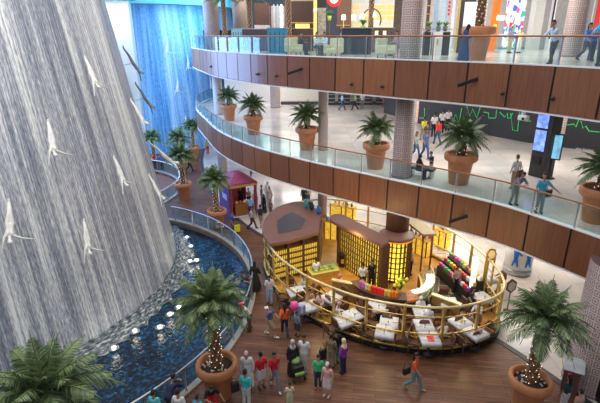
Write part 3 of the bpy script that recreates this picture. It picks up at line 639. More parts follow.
for (x, y, rz, nc, lab) in tabs:
    p = on(x, y, .9); p.z = .12
    dup(TB, p, rz, 'cloth covered '+lab.replace('white clothed ', '')); c = CL.copy(); C.objects.link(c); c.location = p; c.rotation_euler = (0, 0, rz); c['label'] = 'white cloth over the '+lab.replace('white clothed ', '')
    for k in range(nc):
        a = rz+k*PI/2+(PI/2 if nc == 2 else 0)*0+(PI if False else 0)
        if nc == 2: a = rz+k*PI
        q = p+V((math.cos(a), math.sin(a), 0))*.68
        dup(CH, q, a-PI/2, 'brown chair at the '+lab.replace('white clothed ', ''), 'chairs at the '+lab.replace('white clothed ', ''))
    for k in range(2):
        a = rz+k*PI+.3; q = p+V((math.cos(a)*.24, math.sin(a)*.24, .762))
        o = PLT.copy(); C.objects.link(o); o.location = q; tag(o, 'plate on the '+lab, 'plate', 'plates on the '+lab)
        o = GLS.copy(); C.objects.link(o); q = p+V((math.cos(a+1.2)*.22, math.sin(a+1.2)*.22, .762)); o.location = q; tag(o, 'stemmed glass on the '+lab, 'glass', 'glasses on the '+lab)
for o in [TB]+list(TB.children)+[CL, CH]+list(CH.children)+[PLT, GLS]: bpy.data.objects.remove(o)
p = on(430, 337, .9); o = MB().box((0, 0, .01), (.26, .34, .02), 0, M['red']).obj('menu'); o.location = (p.x, p.y-.1, .892); tag(o, 'red menu lying on the white table at the front railing', 'menu')
p = on(464, 321, .95); o = MB().ball((0, 0, .06), .06, mat((.85, .7, .05), .5), 8).obj('flower_bowl'); o.location = (p.x-.1, p.y+.0, .885); tag(o, 'small bowl of yellow flowers on the right end table', 'bowl')
for (x, y, rz, lab) in [(360, 333, .4, 'tan'), (448, 333, .9, 'tan')]: pass
# planter screens, dark seats inside
for (x, y, rz, lab) in [(345, 300, -.35, 'beside the buffet table'), (444, 318, -.7, 'between the middle row and the right end tables')]:
    p = on(x, y, .12); t = thing('low_screen', 'low gold edged wooden screen '+lab, 'screen', p, rz); MB().box((0, 0, .5), (1.3, .12, .95), 0, mat((.4, .22, .06), .4)).obj('panel', None, t); MB().box((0, 0, 1.0), (1.4, .2, .07), 0, M['goldp']).obj('cap', None, t)
# gold ornament (gate lantern), light column, parasol-like cloths
p = on(491, 277, .12); t = thing('cafe_gate', 'ornate gold gate post with a hexagonal lantern at the back right of the ring', 'gate', (8.75, 19.6, .12)); t.scale = (.8, .8, .92)
for s in (-.25, .25): MB().box((s, 0, 1.2), (.09, .09, 2.4), 0, M['gold']).obj('post', None, t)
b = MB(); b.loft([[V((math.cos(PI/3*j)*r, yy, 2.5+math.sin(PI/3*j)*r*1.2)) for j in range(6)] for r, yy in ((.32, -.06), (.32, .06))], b.mi(M['gold']), False); b.obj('lantern_frame', None, t)
b = MB(); b.loft([[V((math.cos(PI/3*j)*r, yy, 2.5+math.sin(PI/3*j)*r*1.2)) for j in range(6)] for r, yy in ((.22, -.08), (.22, .08))], b.mi(mat((.9, .6, .3), .4, emit=.5)), False); b.obj('lantern_glass', None, t)
p = on(470, 300, .12); o = MB().lathe([(.14, 0), (.12, .1), (.12, 2.2), (.15, 2.3)], n=16, m=mat((1, .95, .85), .5, emit=1.6, var=.1)).obj('light_column'); o.location = p; MB().lathe([(.17, 0), (.17, .08)], n=16, m=M['gold']).obj('foot', None, o); tag(o, 'slim glowing white light column beside the sweets rack', 'lamp')
p = on(507, 311, 0); t = thing('menu_stand', 'small brown menu stand with a hexagonal frame right of the cafe', 'sign', (p.x, p.y, .012), .2)
MB().lathe([(.18, 0), (.18, .03), (.03, .05), (.03, 1.0)], n=12, m=M['roofb']).obj('pole', None, t)
b = MB(); b.loft([[V((math.cos(PI/3*j+PI/6)*r, yy, 1.35+math.sin(PI/3*j+PI/6)*r*1.35)) for j in range(6)] for r, yy in ((.28, -.03), (.28, .03))], b.mi(M['roofb']), False); b.obj('frame', None, t)
b = MB(); b.loft([[V((math.cos(PI/3*j+PI/6)*r, yy, 1.35+math.sin(PI/3*j+PI/6)*r*1.35)) for j in range(6)] for r, yy in ((.2, -.045), (.2, -.03))], b.mi(M['cream']), False); b.obj('menu_sheet', None, t)
# ---------------------------------------------------------------- purple tent
t = thing('tent_kiosk', 'purple and maroon fabric tent kiosk with a gold fringe on the promenade', 'kiosk', (-5.3, 31.3, .012), .52)
pur = mat((.16, .09, .3), .8, var=.15); mar = mat((.3, .045, .08), .8, var=.2); KW, KD, KH = 2.0, 2.3, 2.5
b = MB(); rings = []
for s, z in ((1.03, KH-.05), (1.0, KH+.1), (.62, KH+.35), (.3, KH+.62)): rings.append([V((x*KW/2*s, y*KD/2*s, z)) for x, y in ((-1, -1), (1, -1), (1, 1), (-1, 1))])
b.loft(rings, b.mi(mat((.32, .06, .14), .75, var=.2, scale=3.)), False); b.obj('roof', None, t)
b = MB()
for s in range(4):
    for j in range(12):
        u = -1+2*(j+.5)/12; x, y = [(u, -1), (1, u), (-u, 1), (-1, -u)][s]; b.box((x*KW/2*1.04, y*KD/2*1.04, KH-.12), (.15, .15, .14), 0, M['gold'])
b.obj('fringe', None, t)
MB().box((-KW/2, 0, KH/2), (.06, KD, KH), 0, pur).obj('side_wall', None, t); MB().box((0, KD/2, KH/2), (KW, .06, KH), 0, mar).obj('back_wall', None, t)
for x, y in ((-.95, -1.1), (.95, -1.1), (.95, 1.1)): MB().lathe([(.05, 0), (.1, .6), (.16, 1.2), (.1, 1.9), (.16, KH)], (x, y, 0), 10, mar).obj('curtain', None, t)
MB().box((-1.04, -.1, 1.45), (.02, .9, .4), 0, M['ltblue']).obj('sign_panel', None, t)
MB().box((.1, -.6, .45), (1.3, .5, .9), 0, mat((.35, .12, .03), .5)).obj('counter', None, t)
for k, c in enumerate([(.85, .6, .1), (.8, .2, .1), (.9, .8, .5), (.7, .4, .05)]):
    q = V((-.35+k*.3, -.6, .9)); q.rotate(Matrix.Rotation(.52, 3, 'Z')); o = MB().lathe([(.1, 0), (.12, .08), (.06, .2), (.01, .22)], n=10, m=mat(c, .5)).obj('spice_bowl'); o.location = V((-5.3, 31.3, .012))+q; tag(o, ['yellow', 'red', 'cream', 'brown'][k]+' heaped bowl on the tent kiosk counter', 'bowl')
o = MB().box((0, 0, .01), (1.6, 1.0, .015), .52, M['ltblue']).obj('floor_mat'); pm = on(241, 214.5, 0); o.location = (pm.x, pm.y, .012); tag(o, 'pale blue mat lying in front of the tent kiosk', 'mat')
# promo cylinder
t = thing('promo_drum', 'white round promotional stand with blue figures and a steel base', 'display stand', (11.5, 22.3, .012))
MB().lathe([(.75, 0), (.75, .35)], n=28, m=M['steel']).obj('base', None, t); MB().lathe([(.72, .35), (.72, 2.3)], n=28, m=M['white']).obj('body', None, t); MB().lathe([(.76, 2.3), (.76, 2.38)], n=28, m=M['steel']).obj('top', None, t)
for a in (-2.25, -1.3):
    b = MB(); blue = mat((.03, .2, .75), .5); c = V((math.cos(a)*.72, math.sin(a)*.72, 0)); s = V((-math.sin(a), math.cos(a), 0))
    b.ball(c+V((0, 0, 1.75)), .12, blue, 8, (1, 1, 1)); b.tube([c+V((0, 0, 1.6)), c+V((0, 0, 1.15))], [.16, .12], 8, blue); b.tube([c+V((0, 0, 1.15)), c+s*.15+V((0, 0, .6))], [.1, .05], 6, blue); b.tube([c+V((0, 0, 1.15)), c-s*.13+V((0, 0, .6))], [.1, .05], 6, blue); b.tube([c+V((0, 0, 1.5)), c+s*.3+V((0, 0, 1.3))], [.06, .04], 6, blue)
    b.obj('printed_figure', None, t)
# info totem bottom right, plants
t = thing('info_totem', 'brown slanted information lectern with a red dot beside the patterned column', 'lectern', on(568, 392, 0), -.5)
MB().box((0, 0, .55), (.5, .3, 1.1), 0, M['roofb']).obj('body', None, t); b = MB(); b.loft([[V((-.33, -.28, 1.08)), V((.33, -.28, 1.08)), V((.33, .25, 1.35)), V((-.33, .25, 1.35))], [V((-.33, -.3, 1.12)), V((.33, -.3, 1.12)), V((.33, .23, 1.39)), V((-.33, .23, 1.39))]], b.mi(M['steel']), False); b.obj('slanted_top', None, t)
MB().box((-.26, 0, .6), (.02, .28, .95), 0, M['dark']).obj('side_plate', None, t); MB().ball((-.1, -.16, .9), .07, M['red'], 10, (1, .3, 1)).obj('red_dot', None, t)
t = thing('round_topiary', 'round clipped shrub in a tall dark square pot behind the lectern', 'plant', on(578, 382, 0)+V((0, .5, 0)))
b = MB(); b.loft([[V((x*s, y*s, z)) for x, y in ((-1, -1), (1, -1), (1, 1), (-1, 1))] for s, z in ((.18, 0), (.25, 1.1))], b.mi(M['dark']), False); b.obj('pot', None, t)
b = MB(); random.seed(5)
for k in range(260):
    u = V((random.gauss(0, 1), random.gauss(0, 1), random.gauss(0, 1))).normalized(); c = u*.3+V((0, 0, 1.38)); s = u.orthogonal().normalized()*.06; w_ = u.cross(s).normalized()*.03
    vs = [b.bm.verts.new(v) for v in (c-s, c+w_, c+s+u*.04, c-w_)]; b.face(vs, b.mi(mat((.04, .2, .04), .5)))
b.ball((0, 0, 1.38), .28, mat((.02, .1, .02), .6), 10); b.obj('foliage', None, t)
p = on(598, 402, 0); o = MB().box((0, 0, .5), (.3, .3, 1.0), .3, M['black'], .03).obj('floor_speaker'); o.location = (p.x+.1, p.y, 0); MB().box((0, -.16, .6), (.2, .02, .5), .3, M['dark']).obj('grille', None, o); tag(o, 'black box standing at the very right edge in front of the column', 'speaker')

# ---------------------------------------------------------------- middle level backdrop
Wp = [V(p) for p in [(6.8, 42), (9.3, 35.3), (12.75, 31.8), (14.4, 29.6), (15.8, 28.35), (18.2, 26.6), (25, 22)]]
struct(MB().ribbon(Wp, FL2, FL3-.6, .3, mat((.035, .035, .04), .5, var=.1)), 'wall_middle')
# green outline drawing on the hoarding
def wallpt(x, y, d=.04):
    r = ray(x, y); best = None
    for a, b_ in zip(Wp, Wp[1:]):
        e = b_-a; den = r.x*e.y-r.y*e.x
        if abs(den) < 1e-9: continue
        t = (a.x*e.y-a.y*e.x)/den; s = (a.x*r.y-a.y*r.x)/den
        if t > 0 and -.001 <= s <= 1.001:
            n = V((e.y, -e.x)).normalized()
            if best is None or t < best[0]: best = (t, n)
    if not best: return None
    return V((r.x*best[0]+best[1].x*d, r.y*best[0]+best[1].y*d, CZ+r.z*best[0]))
gm = mat((.06, .6, .15), .5, emit=.45, var=.05)
for k, (ln, lab) in enumerate([([(451, 113), (453, 122), (456, 114), (459, 124), (462, 108)], 'zigzag left of the palm crown'), ([(467, 106), (470, 116), (473, 109), (477, 118), (481, 106)], 'zigzag above the palm crown'), ([(484, 112), (489, 113), (489, 118), (496, 118), (497, 110)], 'low step shape'), ([(500, 112), (505, 117), (508, 113), (508, 118), (511, 118), (513, 113)], 'small steps'), ([(511, 113), (513, 130), (518, 131), (520, 112), (526, 121), (531, 121)], 'tall U left of the kiosk'), ([(557, 122), (559, 125), (560, 135), (564, 136), (566, 125), (574, 124), (576, 127), (579, 119)], 'skyline right of the kiosk'), ([(581, 121), (583, 128), (586, 126), (589, 131), (600, 132)], 'skyline at the right edge'), ([(425, 108), (425, 118), (420, 118)], 'leftmost stroke')]):
    pts = [q for q in (wallpt(*a) for a in ln) if q]
    if len(pts) > 1: tag(MB().tube(pts, .03, 4, gm).obj('neon_outline'), 'green glowing outline on the dark hoarding, '+lab, 'wall drawing')
b = MB().box((0, 0, 0), (1.7, .04, .12), 0)
q = wallpt(588, 150.5, .05)
if q:
    cu = bpy.data.curves.new('lettering', 'FONT'); cu.body = 'also located in B'; cu.size = .2; cu.extrude = .01; cu.align_x = 'CENTER'
    _t = bpy.data.objects.new('tmp', cu); C.objects.link(_t); _m = bpy.data.meshes.new_from_object(_t.evaluated_get(bpy.context.evaluated_depsgraph_get())); bpy.data.objects.remove(_t); o = bpy.data.objects.new('lettering', _m); C.objects.link(o); _m.materials.clear(); o.location = q; o.rotation_euler = (PI/2, 0, math.atan2((Wp[5]-Wp[4]).y, (Wp[5]-Wp[4]).x)); _m.materials.append(mat((.7, .72, .72), .5, var=.02)); tag(o, 'white lettering low on the dark hoarding at the right', 'lettering')
b.bm.free()
p0 = at(416, 122, 38); 
def poster_mat():
    m, nt, b = nodes('poster_print'); L = nt.links.new; tc = N(nt, 'ShaderNodeTexCoord'); no = N(nt, 'ShaderNodeTexNoise', i_Scale=.9, i_Detail=3., i_Distortion=1.5); L(tc.outputs['Object'], no.inputs['Vector'])
    r = ramp(nt, [(.35, (.85, .8, .8)), (.45, (.85, .25, .35)), (.52, (.9, .75, .75)), (.6, (.9, .6, .2)), (.68, (.6, .4, .7))]); L(no.outputs['Fac'], r.inputs['Fac']); L(r.outputs[0], b.inputs['Base Color']); L(r.outputs[0], b.inputs['Emission Color']); b.inputs['Emission Strength'].default_value = .35; return m
pm_ = poster_mat()
c1, c2 = at(415, 128, 37), at(427.5, 128, 36.5)
o = MB().box(((c1.x+c2.x)/2, (c1.y+c2.y)/2, 7.9), ((c2-c1).length, .1, 4.4), -.2, pm_).obj('wall_poster'); tag(o, 'tall pink and white backlit poster right of the patterned column', 'poster')
c1, c2 = at(427.5, 128, 36.4), at(432, 128, 36.2); o = MB().box(((c1.x+c2.x)/2, 36.3, 7.9), ((c2-c1).length, .1, 4.4), -.2, mat((.08, .35, .65), .5, emit=.3)).obj('wall_poster'); tag(o, 'narrow blue backlit poster edge beside the pink poster', 'poster')
# far end shutters
for k, (xa, xb, lab) in enumerate([(325, 335, 'behind the left patterned column gap'), (338, 350, 'second from left'), (354, 372, 'third from left'), (376, 392, 'nearest the middle column')]):
    a, b_ = at(xa, 100, 47), at(xb, 100, 47); t = thing('shop_shutter', 'dark slatted shutter far back on the middle floor, '+lab, 'shutter', ((a.x+b_.x)/2, 47, FL2))
    MB().box((0, 0, 1.8), (b_.x-a.x, .1, 3.6), 0, M['dark']).obj('panel', None, t)
    for j in range(9): MB().box((0, -.08, .3+j*.38), (b_.x-a.x, .06, .06), 0, M['steel']).obj('slat', None, t)
struct(MB().box((6, 49, FL2+2.5), (30, .3, 5), 0, M['cream']), 'wall_far'); struct(MB().box((6, 47.4, FL2+.15), (18, .4, .3), 0, M['slate']), 'baseboard_far')
for (xa, xb, c, lab) in [(237, 252, (.1, .4, .6), 'blue'), (254, 270, (.6, .3, .35), 'pink'), (282, 292, (.55, .75, .85), 'pale blue'), (293, 312, (.3, .2, .35), 'purple')]:
    a, b_ = at(xa, 88, 52), at(xb, 88, 52); o = MB().box(((a.x+b_.x)/2, 52, FL2+1.9), (b_.x-a.x, .2, 3.6), 0, mat(c, .4, emit=.25, var=.4, scale=1.5)).obj('shop_window'); tag(o, lab+' lit shop window at the back of the middle floor, left part', 'shop window')
    MB().box(((a.x+b_.x)/2, 51.85, FL2+3.75), (b_.x-a.x, .12, .15), 0, M['steel']).obj('frame', None, o)
# black information kiosk
t = thing('info_kiosk', 'tall black information kiosk with two blue screens on the middle floor', 'kiosk', on(540, 176, FL2), -1.0)
MB().box((0, 0, 1.95), (.85, .8, 3.9), 0, M['dark'], .04).obj('body', None, t)
for z, h in ((2.9, .85), (1.85, 1.0)): MB().box((-.1, -.42, z), (.55, .03, h), 0, M['screen']).obj('screen', None, t)
MB().box((-.1, -.42, .85), (.45, .03, .4), 0, M['black']).obj('vent_panel', None, t)
t = thing('screen_stand', 'slim display screen on a dark stand right of the black kiosk', 'screen', on(548, 178, FL2), -.5)
MB().lathe([(.3, 0), (.3, .03), (.05, .05), (.05, 1.1)], n=14, m=M['dark']).obj('stand', None, t); MB().box((0, 0, 1.6), (.75, .1, 1.3), 0, M['dark'], .02).obj('frame', None, t); MB().box((0, -.06, 1.6), (.62, .02, 1.15), 0, mat((.2, .5, .7), .4, emit=.9, var=.4, scale=3.)).obj('screen', None, t)
p = at(524, 115, 16.2); p, tg_ = edge_at(525, 9.4); t = thing('security_camera', 'white security camera hanging below the upper balcony', 'camera', (p.x, p.y+.1, 9.6))
MB().box((0, 0, -.08), (.12, .12, .2), 0, M['white']).obj('mount', None, t); MB().box((0, -.05, -.24), (.26, .36, .2), .5, M['white'], .05).obj('housing', None, t); MB().ball((-.1, -.22, -.25), .055, M['black'], 8).obj('lens', None, t)
t = thing('bench', 'low dark bench beside the patterned column on the middle floor', 'bench', on(423, 180, FL2)+V((.1, .6, 0)), -.6); MB().box((0, 0, .42), (1.2, .45, .1), 0, M['dark'], .02).obj('seat', None, t)
for s in (-.5, .5): MB().box((s, 0, .19), (.06, .4, .37), 0, M['steel']).obj('leg', None, t)
# ---------------------------------------------------------------- upper level backdrop
struct(MB().ribbon([V(p) for p in [(-9, 60), (3, 48), (10, 47.5)]], FL3, 17.5, .3, mat((.12, .08, .06), .5, var=.3)), 'wall_lounge')
struct(MB().ribbon([V(p) for p in [(10, 47.5), (14, 47), (22, 45), (36, 40)]], FL3, 17.5, .3, mat((.6, .56, .52), .5, var=.1)), 'wall_upper')
def card(x0, y0, x1, y1, Y, name, label, cat, m, th_=.25, extra=None, floor=False):
    a, b_ = at(x0, y1, Y), at(x1, y0, Y); z0 = FL3 if floor else a.z
    o = MB().box((0, 0, 0), (b_.x-a.x, th_, b_.z-z0), 0, m, .01).obj(name); o.location = ((a.x+b_.x)/2, Y, (b_.z+z0)/2); tag(o, label, cat); return o
def kid(o, name, dx, dz, w_, h_, m, dy=-.16, d=.06): return MB().box((dx, dy, dz), (w_, d, h_), 0, m).obj(name, None, o)
def multi(stops, sc, emit=.4, vs=1.):
    m, nt, b = nodes('shop_display'); L = nt.links.new; tc = N(nt, 'ShaderNodeTexCoord'); vo = N(nt, 'ShaderNodeTexVoronoi', i_Scale=sc); mp = N(nt, 'ShaderNodeMapping'); mp.inputs['Scale'].default_value = (1, 1, vs); L(tc.outputs['Object'], mp.inputs[0]); L(mp.outputs[0], vo.inputs['Vector'])
    r = ramp(nt, stops); r.color_ramp.interpolation = 'CONSTANT'; sp = N(nt, 'ShaderNodeSeparateColor'); L(vo.outputs['Color'], sp.inputs[0]); L(sp.outputs[0], r.inputs['Fac']); L(r.outputs[0], b.inputs['Base Color']); L(r.outputs[0], b.inputs['Emission Color']); b.inputs['Emission Strength'].default_value = emit; return m
def checker(c1, c2, c3, bw, rh):
    m, nt, b = nodes('screen_pattern'); L = nt.links.new; tc = N(nt, 'ShaderNodeTexCoord'); mp = N(nt, 'ShaderNodeMapping'); mp.inputs['Rotation'].default_value = (PI/2, 0, 0); L(tc.outputs['Object'], mp.inputs[0])
    br = N(nt, 'ShaderNodeTexBrick', i_Scale=1., i_Mortar_Size=.03, i_Brick_Width=bw, i_Row_Height=rh); br.inputs['Color1'].default_value = c1+(1,); br.inputs['Color2'].default_value = c2+(1,); br.inputs['Mortar'].default_value = c3+(1,); L(mp.outputs[0], br.inputs['Vector']); L(br.outputs[0], b.inputs['Base Color']); L(br.outputs[0], b.inputs['Emission Color']); b.inputs['Emission Strength'].default_value = .4; return m
o = card(527, -6, 545, 48, 40, 'pillar', 'broad pale grey pillar between the toy shop and the white pillar', 'pillar', mat((.6, .62, .58), .5, var=.05), .9, floor=True)
kid(o, 'base', 0, -2.6, 1.7, .25, M['steel'], -.46)
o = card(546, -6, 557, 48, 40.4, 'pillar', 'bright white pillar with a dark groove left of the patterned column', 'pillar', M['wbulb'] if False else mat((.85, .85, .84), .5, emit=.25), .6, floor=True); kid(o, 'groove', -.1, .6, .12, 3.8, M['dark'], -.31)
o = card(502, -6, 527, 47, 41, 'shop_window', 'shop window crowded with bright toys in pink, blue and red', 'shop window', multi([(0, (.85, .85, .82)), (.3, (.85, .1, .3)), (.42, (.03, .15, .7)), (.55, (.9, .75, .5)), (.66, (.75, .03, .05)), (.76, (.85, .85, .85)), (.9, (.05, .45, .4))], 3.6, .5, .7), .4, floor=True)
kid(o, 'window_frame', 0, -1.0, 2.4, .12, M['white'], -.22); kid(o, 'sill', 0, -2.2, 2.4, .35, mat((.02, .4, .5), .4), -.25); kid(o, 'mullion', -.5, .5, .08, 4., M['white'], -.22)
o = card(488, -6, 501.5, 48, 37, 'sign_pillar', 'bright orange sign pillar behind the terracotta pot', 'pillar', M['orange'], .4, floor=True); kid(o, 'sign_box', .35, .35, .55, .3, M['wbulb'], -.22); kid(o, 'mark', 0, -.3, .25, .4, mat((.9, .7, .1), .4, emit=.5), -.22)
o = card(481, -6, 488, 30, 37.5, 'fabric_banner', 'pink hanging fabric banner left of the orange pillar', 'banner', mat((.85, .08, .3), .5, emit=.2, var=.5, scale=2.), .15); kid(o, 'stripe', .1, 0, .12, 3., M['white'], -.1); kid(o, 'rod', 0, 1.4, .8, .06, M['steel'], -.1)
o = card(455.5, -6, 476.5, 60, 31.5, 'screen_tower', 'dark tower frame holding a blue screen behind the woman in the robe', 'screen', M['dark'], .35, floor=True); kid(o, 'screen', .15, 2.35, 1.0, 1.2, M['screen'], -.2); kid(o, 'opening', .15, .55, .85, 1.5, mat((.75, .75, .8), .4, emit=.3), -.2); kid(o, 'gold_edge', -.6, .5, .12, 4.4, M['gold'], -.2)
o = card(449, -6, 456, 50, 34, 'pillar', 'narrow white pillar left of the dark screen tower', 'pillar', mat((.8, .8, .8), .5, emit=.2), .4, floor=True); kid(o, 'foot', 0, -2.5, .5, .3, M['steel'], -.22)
o = card(431, -6, 449, 48, 36, 'storefront', 'light blue shop front with a red vertical sign', 'shop front', M['ltblue'], .3, floor=True); kid(o, 'door_frame', .05, .9, .5, 1.9, M['white'], -.17); kid(o, 'door_panel', .05, .9, .38, 1.75, mat((.65, .78, .88), .5), -.19)
for j in range(6): kid(o, 'sign_letter', .55, 1.9-j*.26, .14, .17, M['red'], -.17)
o = card(424, -6, 431, 50, 35, 'shelf_unit', 'narrow brown shelf unit just right of the patterned column', 'shelf', M['brown'], .35, floor=True)
for j in range(8): kid(o, 'shelf', 0, -1.6+j*.55, .5, .06, M['gold'], -.2)
for (xa, xb, c, lab) in [(422.5, 430, 'dark', 'left'), (430.5, 442, 'white', 'middle'), (442, 449.5, 'dark', 'right')]:
    o = card(xa, 32, xb, 55, 27.5, 'cabinet', ('white' if c == 'white' else 'dark')+' low counter cabinet behind the glass, '+lab+' of the three', 'cabinet', M[c], .5, floor=True); kid(o, 'top', 0, .78, (xb-xa)*.062, .05, M['steel'], 0, .55); kid(o, 'handle', 0, .1, .08, .3, M['gold'] if c == 'white' else M['dark'], -.27)
for x, lab in ((428.5, 'left'), (438, 'middle'), (445, 'right')):
    p = at(x, 32, 27.5); t = thing('potted_plant', 'small green pot plant, %s of the three on the low counters' % lab, 'plant', p+V((0, 0, .03)))
    MB().lathe([(.09, 0), (.14, .26), (.15, .28), (.12, .26), (.01, .24)], n=12, m=mat((.3, .3, .28), .5)).obj('pot', None, t); b = MB(); random.seed(int(x))
    for k in range(24):
        a = random.uniform(0, 6.3); r = random.uniform(.1, .28); b.tube([(0, 0, .25), (math.cos(a)*r*.6, math.sin(a)*r*.6, .42), (math.cos(a)*r, math.sin(a)*r, .45+random.uniform(-.1, .15))], [.012, .03, .005], 5, mat((.08, .25, .04), .5), flat=.4)
    b.obj('foliage', None, t)
# lounge
o = card(351, -8, 395, 28, 41, 'patterned_screen', 'yellow and grey glowing patterned screen wall of the lounge', 'screen', checker((.85, .6, .15), (.55, .6, .68), (.7, .68, .6), 1.1, .42), .3)
kid(o, 'frame', 0, -2.0, 4.2, .14, M['brown'], -.2)
o = card(337, -8, 351.5, 27, 40.5, 'wall_panel', 'brown wall panel left of the yellow patterned screen', 'panel', mat((.25, .13, .08), .5), .3); kid(o, 'rail', 0, -1.2, 1.3, .08, M['gold'], -.2)
o = card(284, -8, 313, 28, 42, 'bar_shelves', 'dark bar shelving glowing with warm bottle lights', 'shelf', mat((.08, .04, .03), .5), .4)
kid(o, 'glow_panel', .35, -1.35, 1.2, .5, mat((1, .5, .1), .5, emit=2.5), -.22); kid(o, 'shelf', 0, -1.0, 2.7, .08, M['gold'], -.25); kid(o, 'shelf', 0, -1.6, 2.7, .08, M['gold'], -.25); kid(o, 'upper_panel', .3, 1.0, 1.9, .6, mat((.5, .35, .2), .5), -.22)
o = card(270, 6, 286, 28, 40, 'curtain', 'striped white and brown curtain behind the blue counter', 'curtain', mat((.6, .55, .52), .6), .15)
for j in range(5): kid(o, 'stripe', -.6+j*.3, 0, .1, 1.9, [M['brown'], M['white'], M['ltblue'], M['wbulb'], M['brown']][j], -.1)
o = card(313.5, -5, 317, 40, 35, 'light_pillar', 'slim yellow glowing pillar right of the bar shelves', 'pillar', mat((.85, .6, .15), .5, emit=.6), .2); kid(o, 'cap', 0, .5, .3, .2, M['white'], -.12)
o = card(318, 8, 326, 27, 38, 'stone_feature', 'rough pale stone feature block in the lounge', 'stone', mat((.4, .36, .28), .9, var=.4, scale=5., bump=1.), .5, floor=True); kid(o, 'ledge', 0, -.8, .8, .2, M['gold'], -.27)
o = card(315, -8, 326.5, 8, 38.5, 'hanging_sign', 'dark square hanging above the pale stone block', 'panel', M['dark'], .2); kid(o, 'edge', 0, -.6, .9, .06, M['steel'], -.12)
t = thing('round_sign', 'round red sign with a white symbol at the top of the picture', 'sign', at(334, -1, 33)); 
b = MB(); b.loft([[V((math.cos(2*PI*j/24)*r, yy, math.sin(2*PI*j/24)*r)) for j in range(24)] for r, yy in ((.5, -.05), (.5, .05))], b.mi(M['red'])); b.obj('disc', None, t); b = MB(); b.tube([V((math.cos(2*PI*j/16)*.22, -.07, math.sin(2*PI*j/16)*.22)) for j in range(16)], .04, 6, M['wbulb'], closedpath=True); b.box((0, -.07, 0), (.08, .03, .3), 0, M['wbulb']); b.obj('symbol', None, t)
MB().tube([(0, 0, .5), (0, 0, 2.5)], .02, 5, M['steel']).obj('hanger', None, t)
o = card(255, 3, 269, 24, 41, 'awning', 'brown sloping awning left of the striped curtain', 'awning', mat((.14, .07, .05), .6), .3); kid(o, 'valance', 0, -1.1, 1.3, .4, mat((.75, .72, .7), .5), -.2)
b = MB(); c = at(371.5, 20, 37); t = thing('arch_mirror', 'round arched frame in front of the yellow patterned screen', 'mirror', c)
MB().tube([(math.cos(a)*.72, 0, math.sin(a)*.8) for a in [PI*k/14*1.3-.47 for k in range(15)]], .05, 6, M['brown']).obj('frame', None, t)
for k, (x, y) in enumerate([(343.5, 17), (353.5, 17), (362, 16), (373.5, 14.5), (376, 23)]):
    p = at(x, y+3, 34); t = thing('table_lamp', 'lit white shaded lamp in the lounge, '+['leftmost', 'second from left', 'third from left', 'fourth from left', 'lowest at the right'][k], 'lamp', p)
    MB().lathe([(.16, 0), (.13, .34)], n=16, m=mat((.95, .9, .78), .6, emit=1.6, var=.03)).obj('lamp_shade', None, t); MB().lathe([(.1, -.5), (.03, -.45), (.03, 0)], n=10, m=M['gold']).obj('base', None, t)
def desk(x0, y0, x1, Y, name, label, m, depth=.7):
    o = card(x0, y0, x1, 60, Y, name, label, 'counter', m, depth, floor=True); a, b_ = at(x0, y0, Y), at(x1, y0, Y); h = b_.z-FL3
    kid(o, 'top', 0, h/2, b_.x-a.x+.1, .05, M['steel'], 0, depth+.1)
    for j in range(4): kid(o, 'front_slat', (j-1.5)*(b_.x-a.x)/4, -.1, .05, h*.8, M['dark'], -depth/2-.01, .03)
    return o
desk(268.5, 28, 287, 31, 'lounge_counter', 'bright blue lounge counter at the upper glass railing', mat((.02, .22, .42), .4, var=.2))
desk(287.5, 28.5, 313, 36, 'lounge_counter', 'dark brown counter behind the cream armchairs', mat((.08, .05, .04), .5))
desk(341, 28, 371, 29, 'lounge_counter', 'navy counter with vertical boards left of the lit palm trunk', mat((.02, .035, .06), .5))
desk(372, 28, 393, 33, 'lounge_counter', 'brown counter with two small lit frames right of the lit palm trunk', mat((.1, .08, .08), .5))
desk(206, 30, 233, 40, 'lounge_counter', 'dark counter at the far left end of the upper balcony', mat((.08, .05, .05), .5))
desk(233.5, 28.5, 243.5, 38, 'lounge_counter', 'pale turquoise cabinet under the second palm trunk', mat((.3, .65, .75), .4))
desk(244, 29, 268, 36, 'lounge_counter', 'dark brown bar front left of the bright blue counter', mat((.06, .045, .05), .5))
for x in (376.5, 384.5):
    p = at(x, 33, 32.4); o = MB().box((0, 0, 0), (.26, .05, .34), 0, M['gold']).obj('picture_frame'); o.location = p; MB().box((0, -.04, 0), (.14, .02, .2), 0, M['wbulb']).obj('picture', None, o); tag(o, 'small lit gold frame on the brown counter, %s one' % ('left' if x < 380 else 'right'), 'frame')
for (x, Y, lab) in [(363, 28.8, 'on the navy counter'), (329.5, 33, 'in front of the lounge by the red sign')]:
    p = at(x, 29 if x > 340 else 19, Y); t = thing('potted_plant', 'bushy green pot plant '+lab, 'plant', p); MB().lathe([(.1, -.1), (.14, .2), (.1, .2)], n=12, m=mat((.6, .65, .1), .5)).obj('pot', None, t); b = MB(); random.seed(int(x))
    for k in range(40):
        a = random.uniform(0, 6.3); r = random.uniform(.1, .4); b.tube([(0, 0, .2), (math.cos(a)*r*.6, math.sin(a)*r*.6, .45), (math.cos(a)*r, math.sin(a)*r, .4+random.uniform(-.1, .2))], [.012, .035, .005], 5, mat((.06, .25, .05), .5), flat=.4)
    b.obj('foliage', None, t)
    if x < 340: MB().tube([(0, 0, -.1), (0, 0, FL3-p.z+.02)], .05, 8, M['brown']).obj('pedestal', None, t)
